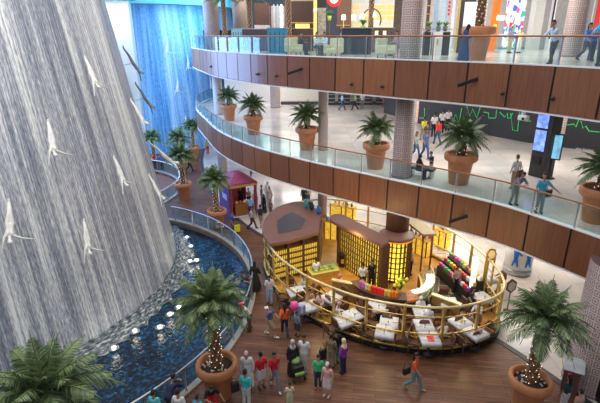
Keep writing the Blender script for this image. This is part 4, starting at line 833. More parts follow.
for (x, Y, rz, lab) in [(293.5, 26.6, .5, 'left of the pair by the rail'), (333.5, 25.0, -.6, 'right of the pair by the rail'), (386, 24.0, .7, 'seating the man near the patterned column')]:
    p = at(x, 50, Y); t = thing('armchair', 'cream upholstered armchair '+lab, 'armchair', (p.x, p.y, FL3), rz); cm = mat((.62, .6, .42), .7)
    MB().box((0, 0, .32), (.75, .7, .22), 0, cm, .05).obj('seat', None, t); MB().box((0, .33, .6), (.8, .16, .7), 0, cm, .06).obj('backrest', None, t)
    for s in (-1, 1): MB().box((s*.36, 0, .42), (.12, .7, .4), 0, cm, .05).obj('armrest', None, t)
    for sx in (-1, 1):
        for sy in (-1, 1): MB().tube([(sx*.3, sy*.28, .22), (sx*.3, sy*.28, 0)], .025, 6, M['brown']).obj('leg', None, t)
o = card(583, -6, 591, 30, 39, 'display_board', 'tall red shop panel behind the woman in blue', 'panel', M['red'], .2); kid(o, 'trim', -.38, 0, .05, 3.2, M['white'], -.12)
o = card(592.5, -6, 604, 33, 39, 'display_board', 'tall red shop panel at the right edge', 'panel', M['red'], .2); kid(o, 'trim', -.5, 0, .05, 3.2, M['white'], -.12)
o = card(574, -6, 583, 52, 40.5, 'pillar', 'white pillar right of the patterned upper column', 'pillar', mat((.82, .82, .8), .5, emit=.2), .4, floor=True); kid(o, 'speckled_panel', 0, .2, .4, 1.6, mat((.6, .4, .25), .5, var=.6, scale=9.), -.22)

# ---------------------------------------------------------------- figures
def capsule(b, p, q, r1, r2, n=10):
    p, q = V(p), V(q); d = q-p; L = d.length
    if L < 1e-5: d = V((0, 0, 1)); L = 1e-5
    d.normalize(); a = d.orthogonal().normalized(); c = d.cross(a); rings = []
    for k in range(5):
        t = PI/2*(1-k/4)*.98; rings.append((p-d*r1*math.sin(t), r1*math.cos(t)))
    for k in range(5):
        t = PI/2*(k/4)*.98; rings.append((q+d*r2*math.sin(t), r2*math.cos(t)))
    b.loft([[o+(a*math.cos(2*PI*j/n)+c*math.sin(2*PI*j/n))*max(r, .002) for j in range(n)] for o, r in rings])
def remesh(b, vox, it=3):
    bmesh.ops.recalc_face_normals(b.bm, faces=b.bm.faces)
    me = bpy.data.meshes.new('tmp'); b.bm.to_mesh(me); b.bm.free(); o = bpy.data.objects.new('tmp', me); C.objects.link(o)
    m = o.modifiers.new('r', 'REMESH'); m.mode = 'VOXEL'; m.voxel_size = vox; s = o.modifiers.new('s', 'SMOOTH'); s.iterations = it; s.factor = .5
    dg = bpy.context.evaluated_depsgraph_get(); ev = o.evaluated_get(dg); r = bpy.data.meshes.new_from_object(ev)
    for p in r.polygons: p.use_smooth = True
    bpy.data.objects.remove(o); return r
def mirror(p): return V((-p[0], p[1], p[2]))
BASE = dict(pel=(0, 0, .93), ch=(0, 0, 1.38), hd=(0, -.02, 1.63))
def pose(**k): d = dict(BASE); d.update(k); return d
# figures face -Y; L = +X side
POSES = {
 'stand': pose(eL=(.25, .02, 1.13), hL=(.26, -.06, .88), eR=(-.25, .02, 1.13), hR=(-.26, -.06, .88), kL=(.1, -.02, .5), aL=(.11, .02, .09), kR=(-.1, -.02, .5), aR=(-.11, .02, .09)),
 'walk': pose(eL=(.24, .16, 1.15), hL=(.26, .1, .9), eR=(-.24, -.1, 1.14), hR=(-.22, -.28, .95), kL=(.1, -.2, .52), aL=(.1, -.32, .1), kR=(-.1, .0, .5), aR=(-.1, .34, .16)),
 'stride': pose(eL=(.24, -.12, 1.15), hL=(.2, -.3, 1.0), eR=(-.24, .14, 1.14), hR=(-.26, .12, .9), kL=(.1, .04, .5), aL=(.1, .3, .14), kR=(-.1, -.18, .52), aR=(-.1, -.28, .1)),
 'phone': pose(hd=(0, -.08, 1.61), eL=(.24, -.04, 1.13), hL=(.06, -.3, 1.2), eR=(-.24, -.04, 1.13), hR=(-.06, -.3, 1.2), kL=(.1, -.04, .5), aL=(.11, -.06, .09), kR=(-.1, 0, .5), aR=(-.11, .1, .1)),
 'lean': pose(pel=(0, .16, .92), ch=(0, -.1, 1.3), hd=(0, -.22, 1.53), eL=(.24, -.32, 1.08), hL=(.08, -.5, 1.12), eR=(-.24, -.32, 1.08), hR=(-.08, -.5, 1.12), kL=(.1, .1, .5), aL=(.11, .1, .09), kR=(-.1, .14, .5), aR=(-.12, .24, .09)),
 'chin': pose(pel=(0, .1, .93), ch=(0, -.05, 1.36), hd=(0, -.12, 1.6), eL=(.2, -.3, 1.14), hL=(.05, -.24, 1.46), eR=(-.22, -.3, 1.12), hR=(-.05, -.42, 1.1), kL=(.1, .0, .5), aL=(.1, -.08, .09), kR=(-.1, .12, .5), aR=(-.1, .2, .09)),
 'reach': pose(eL=(.36, -.12, 1.2), hL=(.55, -.3, 1.06), eR=(-.25, .0, 1.12), hR=(-.24, -.12, .9), kL=(.1, -.02, .5), aL=(.11, .0, .09), kR=(-.1, -.02, .5), aR=(-.11, .06, .09)),
 'bend': pose(pel=(0, .12, .88), ch=(0, -.16, 1.24), hd=(0, -.3, 1.46), eL=(.3, -.2, 1.05), hL=(.42, -.34, .85), eR=(-.26, -.26, 1.0), hR=(-.12, -.42, .98), kL=(.14, -.08, .48), aL=(.15, .06, .09), kR=(-.14, -.08, .48), aR=(-.15, .12, .09)),
 'sit': pose(pel=(0, .05, .55), ch=(0, .02, .98), hd=(0, -.03, 1.23), eL=(.25, -.06, .76), hL=(.12, -.32, .76), eR=(-.25, -.06, .76), hR=(-.12, -.32, .76), kL=(.11, -.4, .53), aL=(.11, -.4, .1), kR=(-.11, -.4, .53), aR=(-.11, -.38, .1)),
 'dive': pose(pel=(.02, .22, 1.12), ch=(-.06, .42, .68), hd=(-.1, .6, .5), eL=(.36, .5, .56), hL=(.66, .52, .5), eR=(-.3, .48, .42), hR=(-.36, .5, .14), kL=(.1, .12, 1.55), aL=(.14, -.08, 1.98), kR=(.02, .1, 1.55), aR=(.09, -.1, 1.98)),
}
def frame(P):
    pel, ch = V(P['pel']), V(P['ch']); up = (ch-pel).normalized(); lat = V((1, 0, 0)); return pel, ch, up, lat
def torso(b, P, g=0., low=True):
    pel, ch, up, lat = frame(P)
    for s in (-1, 1):
        capsule(b, pel+lat*.065*s, pel+up*.2+lat*.05*s, .1+g, .085+g); capsule(b, pel+up*.2+lat*.05*s, ch-up*.1+lat*.07*s, .085+g, .1+g)
        capsule(b, ch-up*.1+lat*.07*s, ch+lat*.15*s, .1+g, .06+g)
def arms(b, P, g=0., part=1.):
    pel, ch, up, lat = frame(P)
    for s, e, h in ((1, 'eL', 'hL'), (-1, 'eR', 'hR')):
        sh = ch+lat*.17*s; E, H = V(P[e]), V(P[h])
        if part <= .5: capsule(b, sh, sh.lerp(E, part*2), .058+g, .052+g)
        else:
            capsule(b, sh, E, .058+g, .042+g); capsule(b, E, E.lerp(H, (part-.5)*2), .042+g, .03+g*.8)
def legs(b, P, g=0., part=1., spread=0):
    pel, ch, up, lat = frame(P)
    for s, k, a in ((1, 'kL', 'aL'), (-1, 'kR', 'aR')):
        hp = pel+lat*.09*s-up*.02; K, A = V(P[k]), V(P[a])
        if part <= .5: capsule(b, hp, hp.lerp(K, part*2), .092+g, .075+g+spread)
        else: capsule(b, hp, K, .092+g, .06+g); capsule(b, K, K.lerp(A, (part-.5)*2), .06+g, .038+g+spread)
def feet(b, P, g=0., only=None):
    for k, a in (('kL', 'aL'), ('kR', 'aR')):
        if only and a != only: continue
        A, K = V(P[a]), V(P[k]); d = (A-K).normalized()
        if P is POSES['dive']: capsule(b, A, A+V((0, 0, .16)), .035, .02)
        else:
            f = V((0, -1, 0)) if abs(d.y) < .6 else V((0, -.9, -.35)); capsule(b, A+V((0, .03, -.045)), A+V((0, .0, -.045))+f*.14, .04+g, .033+g)
def hand(b, P):
    for s, e, h in ((1, 'eL', 'hL'), (-1, 'eR', 'hR')):
        E, H = V(P[e]), V(P[h]); d = (H-E).normalized(); sd = d.orthogonal().normalized(); o = d.cross(sd)
        capsule(b, H-d*.02, H+d*.05, .028, .032, 8)
def fingers(b, P):
    for s, e, h in ((1, 'eL', 'hL'), (-1, 'eR', 'hR')):
        E, H = V(P[e]), V(P[h]); d = (H-E).normalized(); sd = V((0, 1, 0)).cross(d); sd = sd.normalized() if sd.length > .3 else V((1, 0, 0)); o = d.cross(sd).normalized(); sd, o = o, sd
        for k, l in enumerate((.06, .075, .07, .055)):
            q = H+d*.06+sd*(k-1.5)*.019; m = q+d*l*.6; b.tube([q, m, m+(d*.7-o*s*.5)*l*.5], [.01, .009, .007], 5)
        q = H+d*.01-sd*.03; b.tube([q, q-sd*.03+d*.025, q-sd*.035+d*.055], [.012, .01, .008], 5)
CACHE = {}
def part(pn, kind):
    key = (pn, kind)
    if key in CACHE: return CACHE[key]
    P = POSES[pn]; b = MB(); pel, ch, up, lat = frame(P); hd = V(P['hd']); vox = .024
    hf = (hd-ch).normalized()
    if kind == 'body':
        torso(b, P); arms(b, P); legs(b, P); feet(b, P); hand(b, P); capsule(b, ch, hd-hf*.06, .058, .052)
        capsule(b, hd-hf*.035-V((0, .012, 0)), hd+hf*.045+V((0, .01, 0)), .075, .092); capsule(b, hd-hf*.06-V((0, .045, 0)), hd-V((0, .02, 0)), .04, .06)
        capsule(b, hd-V((0, .09, .0)), hd-V((0, .112, .022)), .012, .016, 8)
        for s in (-1, 1): capsule(b, hd+V((s*.09, .01, .015)), hd+V((s*.093, .015, -.02)), .016, .012, 8)
        me = remesh(b, .02, 2); bm = bmesh.new(); bm.from_mesh(me); x = MB(); fingers(x, P)
        for s in (-1, 1): x.ball(hd+V((s*.033, -.088, .018)), .012, None, 6)
        x.box(hd+V((0, -.096, -.048)), (.045, .012, .01))
        n0 = len(me.polygons); x.bm.to_mesh(t_ := bpy.data.meshes.new('t')); nf = len([1 for _ in range(0)])
        bm.from_mesh(t_); bm.to_mesh(me); bm.free()
        tot = len(me.polygons); me.materials.append(None); me.materials.append(M['eye'])
        for p in me.polygons:
            p.use_smooth = True; p.material_index = 0
        c = [p for p in me.polygons if p.index >= n0]
        for p in c:
            q = p.center
            if (q-hd).length < .13: p.material_index = 1
        CACHE[key] = me; return me
    if kind == 'shirt': torso(b, P, .016); arms(b, P, .014, .38)
    elif kind == 'longshirt': torso(b, P, .024); arms(b, P, .018, .93)
    elif kind == 'trousers': legs(b, P, .02, .97, .012); capsule(b, pel-lat*.06, pel+lat*.06, .118, .118)
    elif kind == 'shorts': legs(b, P, .026, .48, .02); capsule(b, pel-lat*.06, pel+lat*.06, .12, .12)
    elif kind in ('robe', 'skirt'):
        n = 24; f = lambda c, rx, ry, z: [V((c.x+rx*math.cos(2*PI*j/n), c.y+ry*math.sin(2*PI*j/n), z)) for j in range(n)]
        mk = (V(P['aL'])+V(P['aR']))/2; sp = abs(P['aL'][1]-P['aR'][1])/2
        if kind == 'robe':
            torso(b, P, .03); arms(b, P, .035, .95)
        b.loft([f(pel, .19, .15, pel.z+.2), f(pel, .21, .17, pel.z), f(pel.lerp(mk, .5), .25, .2+sp*.6, (pel.z+.1)/2), f(mk, .28, .23+sp, .07)])
    elif kind == 'hair':
        capsule(b, hd-hf*.0+V((0, .03, .01)), hd+hf*.05+V((0, .012, .012)), .09, .094)
    elif kind == 'longhair':
        capsule(b, hd+V((0, .03, .01)), hd+hf*.05+V((0, .012, .012)), .092, .096); capsule(b, hd+V((0, .06, .0)), hd+V((0, .1, -.3)), .08, .045)
    elif kind == 'scarf':
        capsule(b, hd+V((0, .022, .0)), hd+hf*.05+V((0, .014, .014)), .103, .104); capsule(b, hd+V((0, .03, -.06)), ch+V((0, .02, .0)), .085, .13); capsule(b, ch-lat*.1, ch+lat*.1, .095, .095)
    elif kind == 'cap':
        capsule(b, hd+V((0, .012, .04)), hd+hf*.06+V((0, .008, .0)), .1, .09); capsule(b, hd+V((-.03, -.08, .05)), hd+V((.03, -.12, .04)), .03, .03)
    elif kind in ('shoeL', 'shoeR'): feet(b, P, .012, 'a'+kind[-1])
    me = remesh(b, vox if kind not in ('shoeL', 'shoeR') else .016, 2); me.materials.append(None); CACHE[key] = me; return me
NAMES = {'shirt': 'shirt', 'longshirt': 'shirt', 'trousers': 'trousers', 'shorts': 'shorts', 'robe': 'robe', 'skirt': 'skirt', 'hair': 'hair', 'longhair': 'hair', 'scarf': 'headscarf', 'cap': 'cap', 'shoeL': 'shoe', 'shoeR': 'shoe'}
def person(loc, face, pn, wear, label, sc=1., skin='skin', cat='person', name='person'):
    o = bpy.data.objects.new(name, part(pn, 'body')); C.objects.link(o); o.location = loc; o.rotation_euler = (0, 0, math.radians(face)); o.scale = (sc*.86, sc*.9, sc*.925)
    o.material_slots[0].link = 'OBJECT'; o.material_slots[0].material = M[skin]
    tag(o, label, cat)
    for k, c in wear:
        w_ = bpy.data.objects.new(NAMES[k], part(pn, k)); C.objects.link(w_); w_.parent = o; w_.material_slots[0].link = 'OBJECT'; w_.material_slots[0].material = M[c] if isinstance(c, str) else mat(c, .75, var=.12, scale=8.)
    return o
H = ('hair', 'hair'); LH = ('longhair', 'hair')
def sh(c=(.03, .03, .03)): return [('shoeL', c), ('shoeR', c)]
red, navy, whitec, blk, jean, grey, khaki = (.62, .02, .03), (.02, .03, .08), (.75, .75, .76), (.015, .015, .018), (.05, .09, .18), (.2, .2, .22), (.35, .26, .16)
# (foot pixel on its floor, floor, facing, pose, clothes, label, scale, skin)
G = [
 (413, 389, 0, 60, 'walk', [('shirt', (.75, .1, .03)), ('trousers', (.16, .25, .26)), LH]+sh((.4, .3, .2)), 'woman in an orange red shirt and grey green trousers walking alone below the cafe', 1.0),
 (275, 388, 0, 20, 'walk', [('shirt', (.55, .01, .03)), ('trousers', (.2, .2, .23)), H]+sh((.6, .6, .6)), 'man in a crimson polo shirt and grey trousers walking towards us', 1.0),
 (262, 388, 0, 215, 'stand', [('shirt', (.62, .01, .03)), ('shorts', (.7, .68, .68)), H]+sh(), 'man in a red t-shirt and white shorts left of the crimson polo shirt', 1.0),
 (248, 387, 0, 0, 'stand', [('robe', whitec), ('cap', (.75, .6, .6))]+sh((.3, .2, .1)), 'person in a long white robe and pale cap beside the big front pot', 1.0),
 (247, 407, 0, 165, 'stand', [('shirt', (.05, .5, .55)), ('trousers', (.6, .6, .58)), H]+sh(), 'man in a turquoise striped shirt seen from behind at the bottom', 1.0),
 (290, 409, 0, 10, 'stand', [('shirt', (.65, .6, .45)), ('shorts', (.5, .5, .3)), LH]+sh(), 'small child in a cream and yellow top at the bottom middle', .72),
 (293, 374, 0, 30, 'stand', [('robe', blk), ('scarf', (.5, .5, .5))]+sh(), 'woman in a black robe with a grey headscarf next to the man in white', .97),
 (304, 371, 0, -15, 'stand', [('shirt', (.72, .72, .74)), ('trousers', (.62, .6, .6)), H]+sh((.2, .3, .5)), 'man dressed all in white standing beside the black robed woman', 1.04),
 (318, 388, 0, 0, 'stand', [('shirt', (.03, .55, .22)), ('trousers', (.03, .04, .1)), LH]+sh((.4, .1, .1)), 'woman in a bright green t-shirt and dark jeans', .93, 'skin2'),
 (327, 396, 0, -25, 'stand', [('shirt', (.72, .4, .36)), ('shorts', (.7, .62, .6)), ('cap', (.7, .68, .66))]+sh((.6, .5, .5)), 'woman in a coral and white top with pale shorts, lowest in her group', .93, 'skin2'),
 (331, 367, 0, 160, 'stand', [('shirt', (.2, .16, .09)), ('trousers', (.3, .26, .2)), H]+sh(), 'man in an olive shirt seen from behind in the group below the cafe', .95),
 (335.5, 363, 0, 200, 'stand', [('longshirt', blk), ('trousers', (.02, .3, .3)), H]+sh(), 'person in a black jacket and teal trousers behind the olive shirt', 1.0),
 (343, 373, 0, 230, 'stand', [('longshirt', (.3, .03, .35)), ('trousers', navy), ('scarf', (.7, .6, .35))]+sh(), 'woman in a purple top and pale yellow headscarf', .97),
 (271, 336, 0, 75, 'stride', [('shirt', (.12, .14, .27)), ('shorts', khaki), H]+sh((.75, .75, .75)), 'man in a blue shirt and tan shorts with white shoes', 1.0, 'skin2'),
 (285, 335, 0, 190, 'walk', [('shirt', (.8, .13, .02)), ('trousers', navy), LH]+sh(), 'woman in an orange shirt with long dark hair seen from behind', .98),
 (297, 336, 0, 140, 'stand', [('shirt', (.15, .28, .45)), ('shorts', (.05, .06, .1)), ('cap', (.03, .07, .06))]+sh(), 'boy in a denim blue top and dark cap behind the orange shirted woman', .78),
 (270, 304, 0, 10, 'phone', [('shirt', (.6, .62, .7)), ('trousers', (.35, .5, .65)), H]+sh(), 'man in a pale shirt and light jeans looking at his phone by the railing', 1.0),
 (255.5, 290, 0, 160, 'walk', [('robe', blk), ('scarf', blk)]+sh(), 'woman in a full black robe and headscarf on the narrow walkway', 1.0),
 (247, 297, 0, -90, 'lean', [('shirt', (.06, .05, .05)), ('trousers', (.08, .07, .07)), H]+sh(), 'person in dark clothes leaning on the pond rail left of the black robed woman', .97),
 (251.5, 298, 0, -70, 'phone', [('shirt', (.18, .14, .13)), ('trousers', (.1, .08, .08)), H]+sh(), 'person in a patterned brown top next to the one leaning on the pond rail', .92),
 (247, 331, 0, -60, 'lean', [('shirt', (.65, .6, .6)), ('trousers', (.08, .08, .05)), ('cap', (.75, .05, .07))]+sh(), 'person in a white top and red cap at the pond rail behind the front palm', 1.0),
 (213, 414, 0, 20, 'bend', [('shirt', blk), ('trousers', (.65, .02, .03)), H]+sh(), 'man in a black t-shirt and red trousers leaning forward by the big pot', 1.0),
 (174, 413, 0, 160, 'lean', [('longshirt', navy), ('trousers', (.03, .03, .04)), H]+sh(), 'person in a navy jacket with a yellow scarf at the near pond rail', 1.0),
 (158, 427, 0, 170, 'stand', [('shirt', (.1, .55, .6)), ('trousers', navy), H]+sh(), 'dark haired person in turquoise and pink at the bottom by the rail', .95),
 (182, 428, 0, 170, 'stand', [('shirt', (.7, .7, .7)), ('trousers', navy), H]+sh(), 'person in white at the bottom edge right of the navy jacket', 1.0),
 (200, 426, 0, 170, 'stand', [('shirt', (.05, .4, .6)), ('trousers', navy), H]+sh(), 'shorter person in blue whose head just shows at the bottom edge', .8),
 (562, 411, 0, 200, 'stand', [('shirt', (.01, .08, .07)), ('trousers', whitec), LH]+sh(), 'woman in a dark green top by the slanted lectern', .95),
 (573, 424, 0, 200, 'stand', [('shirt', (.6, .35, .25)), ('trousers', whitec), H]+sh(), 'dark haired person at the bottom edge below the lectern', .9, 'skin2'),
 (233, 234, 0, 90, 'stand', [('shirt', (.03, .06, .3)), ('trousers', (.15, .05, .1)), H]+sh(), 'person in dark blue walking on the wooden path below the tent', 1.0),
 (251, 217, 0, 185, 'stand', [('shirt', (.2, .5, .85)), ('trousers', navy), H]+sh(), 'man in a light blue shirt in front of the tent kiosk', 1.0),
 (252, 229, 0, 90, 'walk', [('shirt', (.45, .4, .55)), ('trousers', (.1, .02, .07)), H]+sh(), 'person in a lilac top and dark trousers stepping over the floor border', 1.0),
 (261, 227, 0, 170, 'walk', [('shirt', (.05, .06, .09)), ('trousers', (.35, .27, .18)), H]+sh(), 'man in a dark shirt and khaki trousers with a backpack near the cafe ring', 1.0),
 (262, 205, 0, 90, 'stand', [('shirt', (.1, .09, .1)), ('trousers', khaki), H]+sh(), 'person in a dark top on the stone floor right of the tent', 1.0),
 (268, 201, 0, 20, 'stand', [('robe', whitec), ('scarf', whitec)]+sh(), 'man in a white robe and white headcloth, the farther of two', 1.0),
 (270, 207, 0, -20, 'stand', [('robe', (.72, .7, .66)), H]+sh(), 'bare headed man in a white robe, the nearer of two', 1.0),
 (264.5, 213, 0, -60, 'stand', [('robe', blk), ('scarf', blk)]+sh(), 'woman in a black robe in front of the two white robed men', .9),
 (271, 216, 0, -40, 'stand', [('shirt', (.3, .2, .15)), ('trousers', (.1, .1, .1)), H]+sh(), 'person in brown beside the rim of the cafe roof', .8),
 (251, 176, 0, 170, 'walk', [('longshirt', (.05, .05, .07)), ('trousers', blk), H]+sh(), 'person in black walking far off under the middle balcony', 1.0),
 (304, 206, 0, 180, 'walk', [('longshirt', blk), ('trousers', blk), H]+sh(), 'person in black behind the brown pavilion roof', 1.0),
 (308, 205, 0, 10, 'stand', [('shirt', (.3, .28, .05)), ('trousers', (.02, .05, .2)), H]+sh(), 'person in a dull yellow top behind the brown pavilion roof', 1.0),
 (241, 206, 0, 20, 'stand', [('shirt', blk), ('trousers', blk), LH]+sh(), 'stall keeper in black inside the tent kiosk', 1.0),
 (249, 206, 0, 30, 'stand', [('shirt', (.55, .25, .15)), ('trousers', blk), H]+sh(), 'person in orange brown at the right side of the tent kiosk', .9),
 (255, 208, 0, 60, 'stand', [('robe', (.55, .42, .35)), ('hair', 'hair')]+sh(), 'person in a sand coloured robe right of the tent kiosk', .9),
 (208, 154, 0, 10, 'stand', [('shirt', (.6, .5, .1)), ('trousers', red), H]+sh(), 'tiny far person in red trousers right of the farthest palm', 1.0),
 (189.5, 171, 0, 90, 'walk', [('longshirt', navy), ('trousers', blk), H]+sh(), 'dark clothed person walking far off between the palm pots', 1.0),
 (155, 168, 0, 90, 'stand', [('shirt', red), ('trousers', navy), H]+sh(), 'far person in red at the curved rail behind the big waterfall', 1.0),
 (161, 169, 0, -90, 'lean', [('shirt', (.04, .1, .4)), ('trousers', blk), H]+sh(), 'far person in blue at the curved rail behind the big waterfall', 1.0),
 # cafe
 (301, 272, .12, 0, 'stand', [('shirt', whitec), ('trousers', blk), H]+sh(), 'waiter in a white shirt in front of the pavilion shelves', .95),
 (316, 284, .12, 200, 'stand', [('shirt', whitec), ('trousers', blk), H]+sh(), 'waiter in white seen from behind left of the buffet', .95),
 (362, 291, .12, 190, 'stand', [('shirt', whitec), ('trousers', blk), H]+sh(), 'barman in black and white behind the curved bar', 1.0),
 (371, 288, .12, 10, 'stand', [('shirt', blk), ('trousers', blk), H]+sh(), 'barman in black in front of the wine wall', 1.0),
 (304, 297, .12, -60, 'sit', [('longshirt', (.6, .7, .75)), ('trousers', navy), H]+sh(), 'seated guest in a pale blue shirt near the left tables', 1.0),
 (309.5, 312, .12, 20, 'sit', [('shirt', (.5, .28, .18)), ('trousers', blk), H]+sh(), 'seated guest with bare shoulders behind the gold railing', 1.0, 'skin2'),
 (320, 315, .12, -40, 'sit', [('longshirt', (.7, .5, .48)), ('trousers', (.6, .5, .5)), H]+sh(), 'seated guest in a pale pink top behind the gold railing', 1.0),
 (339, 296, .12, 60, 'sit', [('longshirt', (.7, .68, .7)), ('trousers', grey), ('cap', (.75, .2, .35))]+sh(), 'seated guest with a pink cap by the buffet table', 1.0),
 (338, 326, .12, 90, 'sit', [('longshirt', (.72, .7, .68)), ('trousers', grey), ('cap', (.75, .35, .4))]+sh(), 'seated guest in white with a rosy cap at the front railing', 1.0),
 (443, 344, .12, -80, 'sit', [('longshirt', (.6, .55, .58)), ('trousers', grey), H]+sh(), 'seated man in a striped shirt at the table with the red menu', 1.0),
 (419, 320, .12, 0, 'sit', [('longshirt', whitec), ('trousers', whitec), ('scarf', whitec)]+sh(), 'seated person in white with a white headcloth in the middle row', 1.0),
 (427, 330, .12, 180, 'sit', [('longshirt', (.68, .7, .78)), ('trousers', whitec), ('scarf', whitec)]+sh(), 'seated person in bluish white in the middle row of tables', 1.0),
 (393, 310, .12, -90, 'sit', [('longshirt', (.55, .45, .6)), ('trousers', grey), H]+sh(), 'seated guest in lilac at the table before the bar', 1.0),
 (476, 324, .12, -60, 'sit', [('longshirt', (.65, .66, .72)), ('trousers', whitec), ('cap', (.6, .05, .1))]+sh(), 'seated guest with a red cap at the right end tables', 1.0),
 (470, 310, .12, 60, 'sit', [('longshirt', blk), ('trousers', blk), LH]+sh(), 'seated guest in black beside the glowing light column', 1.0),
 (409, 275, .12, 120, 'stand', [('shirt', (.5, .4, .3)), ('trousers', blk), H]+sh(), 'shop assistant between the round drum and the pastry display', 1.0),
 (427, 254, .12, 160, 'stand', [('shirt', (.7, .1, .1)), ('trousers', blk), H]+sh(), 'shopper in red at the yellow goods counter', 1.0),
 (455, 293, .12, 20, 'stand', [('shirt', (.45, .3, .25)), ('trousers', blk), LH]+sh(), 'shopper on the dark tiles beside the sweets rack', .97),
 # middle floor
 (538, 213, FL2, -5, 'reach', [('shirt', (.05, .35, .55)), ('trousers', (.25, .27, .27)), H]+sh((.1, .1, .1)), 'man in a blue checked shirt with a shoulder bag at the middle balcony rail', 1.03),
 (515, 206, FL2, 15, 'lean', [('shirt', (.2, .2, .25)), ('trousers', (.3, .3, .26)), H]+sh(), 'man in a striped shirt with a brown backpack leaning on the middle rail', 1.0),
 (513, 189, FL2, 190, 'stand', [('shirt', (.7, .7, .68)), ('trousers', khaki), ('hair', 'hairb')]+sh(), 'man in a white shirt standing behind the backpacker', 1.0, 'skin2'),
 (415, 158, FL2, 30, 'walk', [('shirt', (.3, .36, .42)), ('trousers', (.06, .14, .26)), LH]+sh(), 'woman in a grey top and jeans walking with the man in blue', .95),
 (424.5, 158, FL2, 10, 'walk', [('shirt', (.1, .12, .28)), ('trousers', (.06, .12, .28)), H]+sh(), 'man in a dark blue shirt and jeans walking beside the patterned column', 1.05),
 (437, 145, FL2, 190, 'walk', [('shirt', (.75, .03, .02)), ('trousers', jean), H]+sh(), 'man in a bright red t-shirt walking away on the middle floor', 1.05),
 (423, 141, FL2, 185, 'walk', [('shirt', (.75, .7, .05)), ('trousers', khaki), H]+sh(), 'person in a bright yellow shirt near the pink poster', 1.0),
 (426, 147, FL2, 180, 'stand', [('shirt', (.06, .06, .09)), ('trousers', grey), H]+sh(), 'man in a dark t-shirt just in front of the yellow shirt', 1.0),
 (433, 137, FL2, 180, 'stand', [('shirt', whitec), ('trousers', blk), H]+sh(), 'man in a white shirt and black trousers, left of three at the hoarding', 1.05),
 (441, 133, FL2, 175, 'stand', [('shirt', whitec), ('trousers', blk), H]+sh(), 'man in a white shirt and black trousers, middle of three at the hoarding', 1.05),
 (447, 131, FL2, 185, 'stand', [('shirt', whitec), ('trousers', blk), H]+sh(), 'man in a white shirt and black trousers, right of three at the hoarding', 1.05),
 (430, 178, FL2, -80, 'phone', [('shirt', navy), ('trousers', (.45, .45, .48)), H]+sh(), 'boy in a navy shirt and pale trousers beside the bench', .85),
 (418, 178, FL2, 40, 'sit', [('longshirt', blk), ('trousers', (.02, .03, .05)), ('scarf', blk)]+sh(), 'woman in black sitting on the bench by the patterned column', .95),
 (342, 110, FL2, 90, 'walk', [('shirt', (.3, .45, .7)), ('trousers', jean), H]+sh(), 'far person in light blue before the left dark shutters', 1.0),
 (355, 110, FL2, -90, 'walk', [('shirt', (.2, .4, .15)), ('trousers', blk), H]+sh(), 'far person in green before the dark shutters', 1.0),
 (362, 109, FL2, 0, 'stand', [('shirt', (.6, .6, .65)), ('trousers', (.2, .2, .2)), H]+sh(), 'far person in grey white before the dark shutters', 1.0),
 (384, 108, FL2, 0, 'walk', [('shirt', blk), ('trousers', (.3, .1, .1)), H]+sh(), 'far person in black nearest the patterned column', 1.0),
 (244, 97, FL2, 0, 'stand', [('shirt', (.5, .05, .08)), ('trousers', blk), H]+sh(), 'far person in dark red behind the left potted palms', 1.0),
 (248.5, 97, FL2, 0, 'stand', [('robe', blk), ('scarf', blk)]+sh(), 'far person in a black robe behind the left potted palms', 1.0),
 # upper floor
 (549, 64, FL3, -70, 'chin', [('longshirt', (.5, .6, .8)), ('trousers', (.02, .025, .04)), H]+sh(), 'man in a pale blue shirt resting his chin on his hand at the upper rail', 1.02),
 (508.5, 53, FL3, 30, 'stand', [('shirt', (.25, .25, .32)), ('trousers', (.5, .45, .3)), H]+sh(), 'man in a grey shirt and khaki trousers before the toy shop', 1.0),
 (518, 53, FL3, 10, 'stand', [('shirt', (.7, .65, .3)), ('trousers', whitec), ('hair', 'hairb')]+sh(), 'woman in a pale yellow top before the toy shop', .95, 'skin2'),
 (463, 62, FL3, 80, 'phone', [('robe', (.02, .06, .2)), ('scarf', (.01, .015, .07))]+sh(), 'woman in a dark blue robe and headscarf beside the terracotta pot', .93),
 (583.5, 61, FL3, 20, 'walk', [('shirt', (.03, .22, .7)), ('trousers', (.03, .04, .09)), LH]+sh(), 'woman in a bright blue top and dark jeans near the right edge', .98),
 (590, 60, FL3, 0, 'stand', [('shirt', (.02, .1, .5)), ('trousers', navy), ('cap', (.03, .15, .6))]+sh(), 'child in blue with a blue cap between the woman and the big man', .93),
 (597, 66, FL3, -60, 'lean', [('shirt', (.1, .5, .8)), ('trousers', (.04, .06, .1)), H]+sh(), 'broad man in a light blue t-shirt leaning on the upper rail at the right edge', 1.12),
 (301, 55, FL3, 60, 'sit', [('longshirt', navy), ('trousers', navy), H]+sh(), 'seated guest in navy beside the left cream armchair', 1.0),
 (316.5, 56, FL3, 50, 'sit', [('longshirt', (.6, .7, .8)), ('trousers', navy), H]+sh(), 'seated guest in a pale shirt, left of the two facing each other', 1.0),
 (324.5, 56, FL3, -50, 'sit', [('longshirt', (.55, .7, .85)), ('trousers', blk), H]+sh(), 'seated guest in a light blue shirt, right of the two facing each other', 1.0),
 (243, 49.5, FL3, 40, 'sit', [('longshirt', (.3, .5, .65)), ('trousers', navy), H]+sh(), 'seated guest in blue grey at the far left of the lounge', 1.0),
 (251, 49.5, FL3, -40, 'sit', [('longshirt', (.6, .55, .6)), ('trousers', navy), H]+sh(), 'seated guest in a pale top at the far left of the lounge', 1.0),
 (343, 50, FL3, 20, 'stand', [('shirt', whitec), ('trousers', blk), LH]+sh(), 'woman in white and black standing left of the navy counter', 1.0),
 (396, 56, FL3, -60, 'sit', [('longshirt', (.35, .27, .28)), ('trousers', grey), H]+sh(), 'seated man in grey brown left of the patterned upper column', 1.05),
]
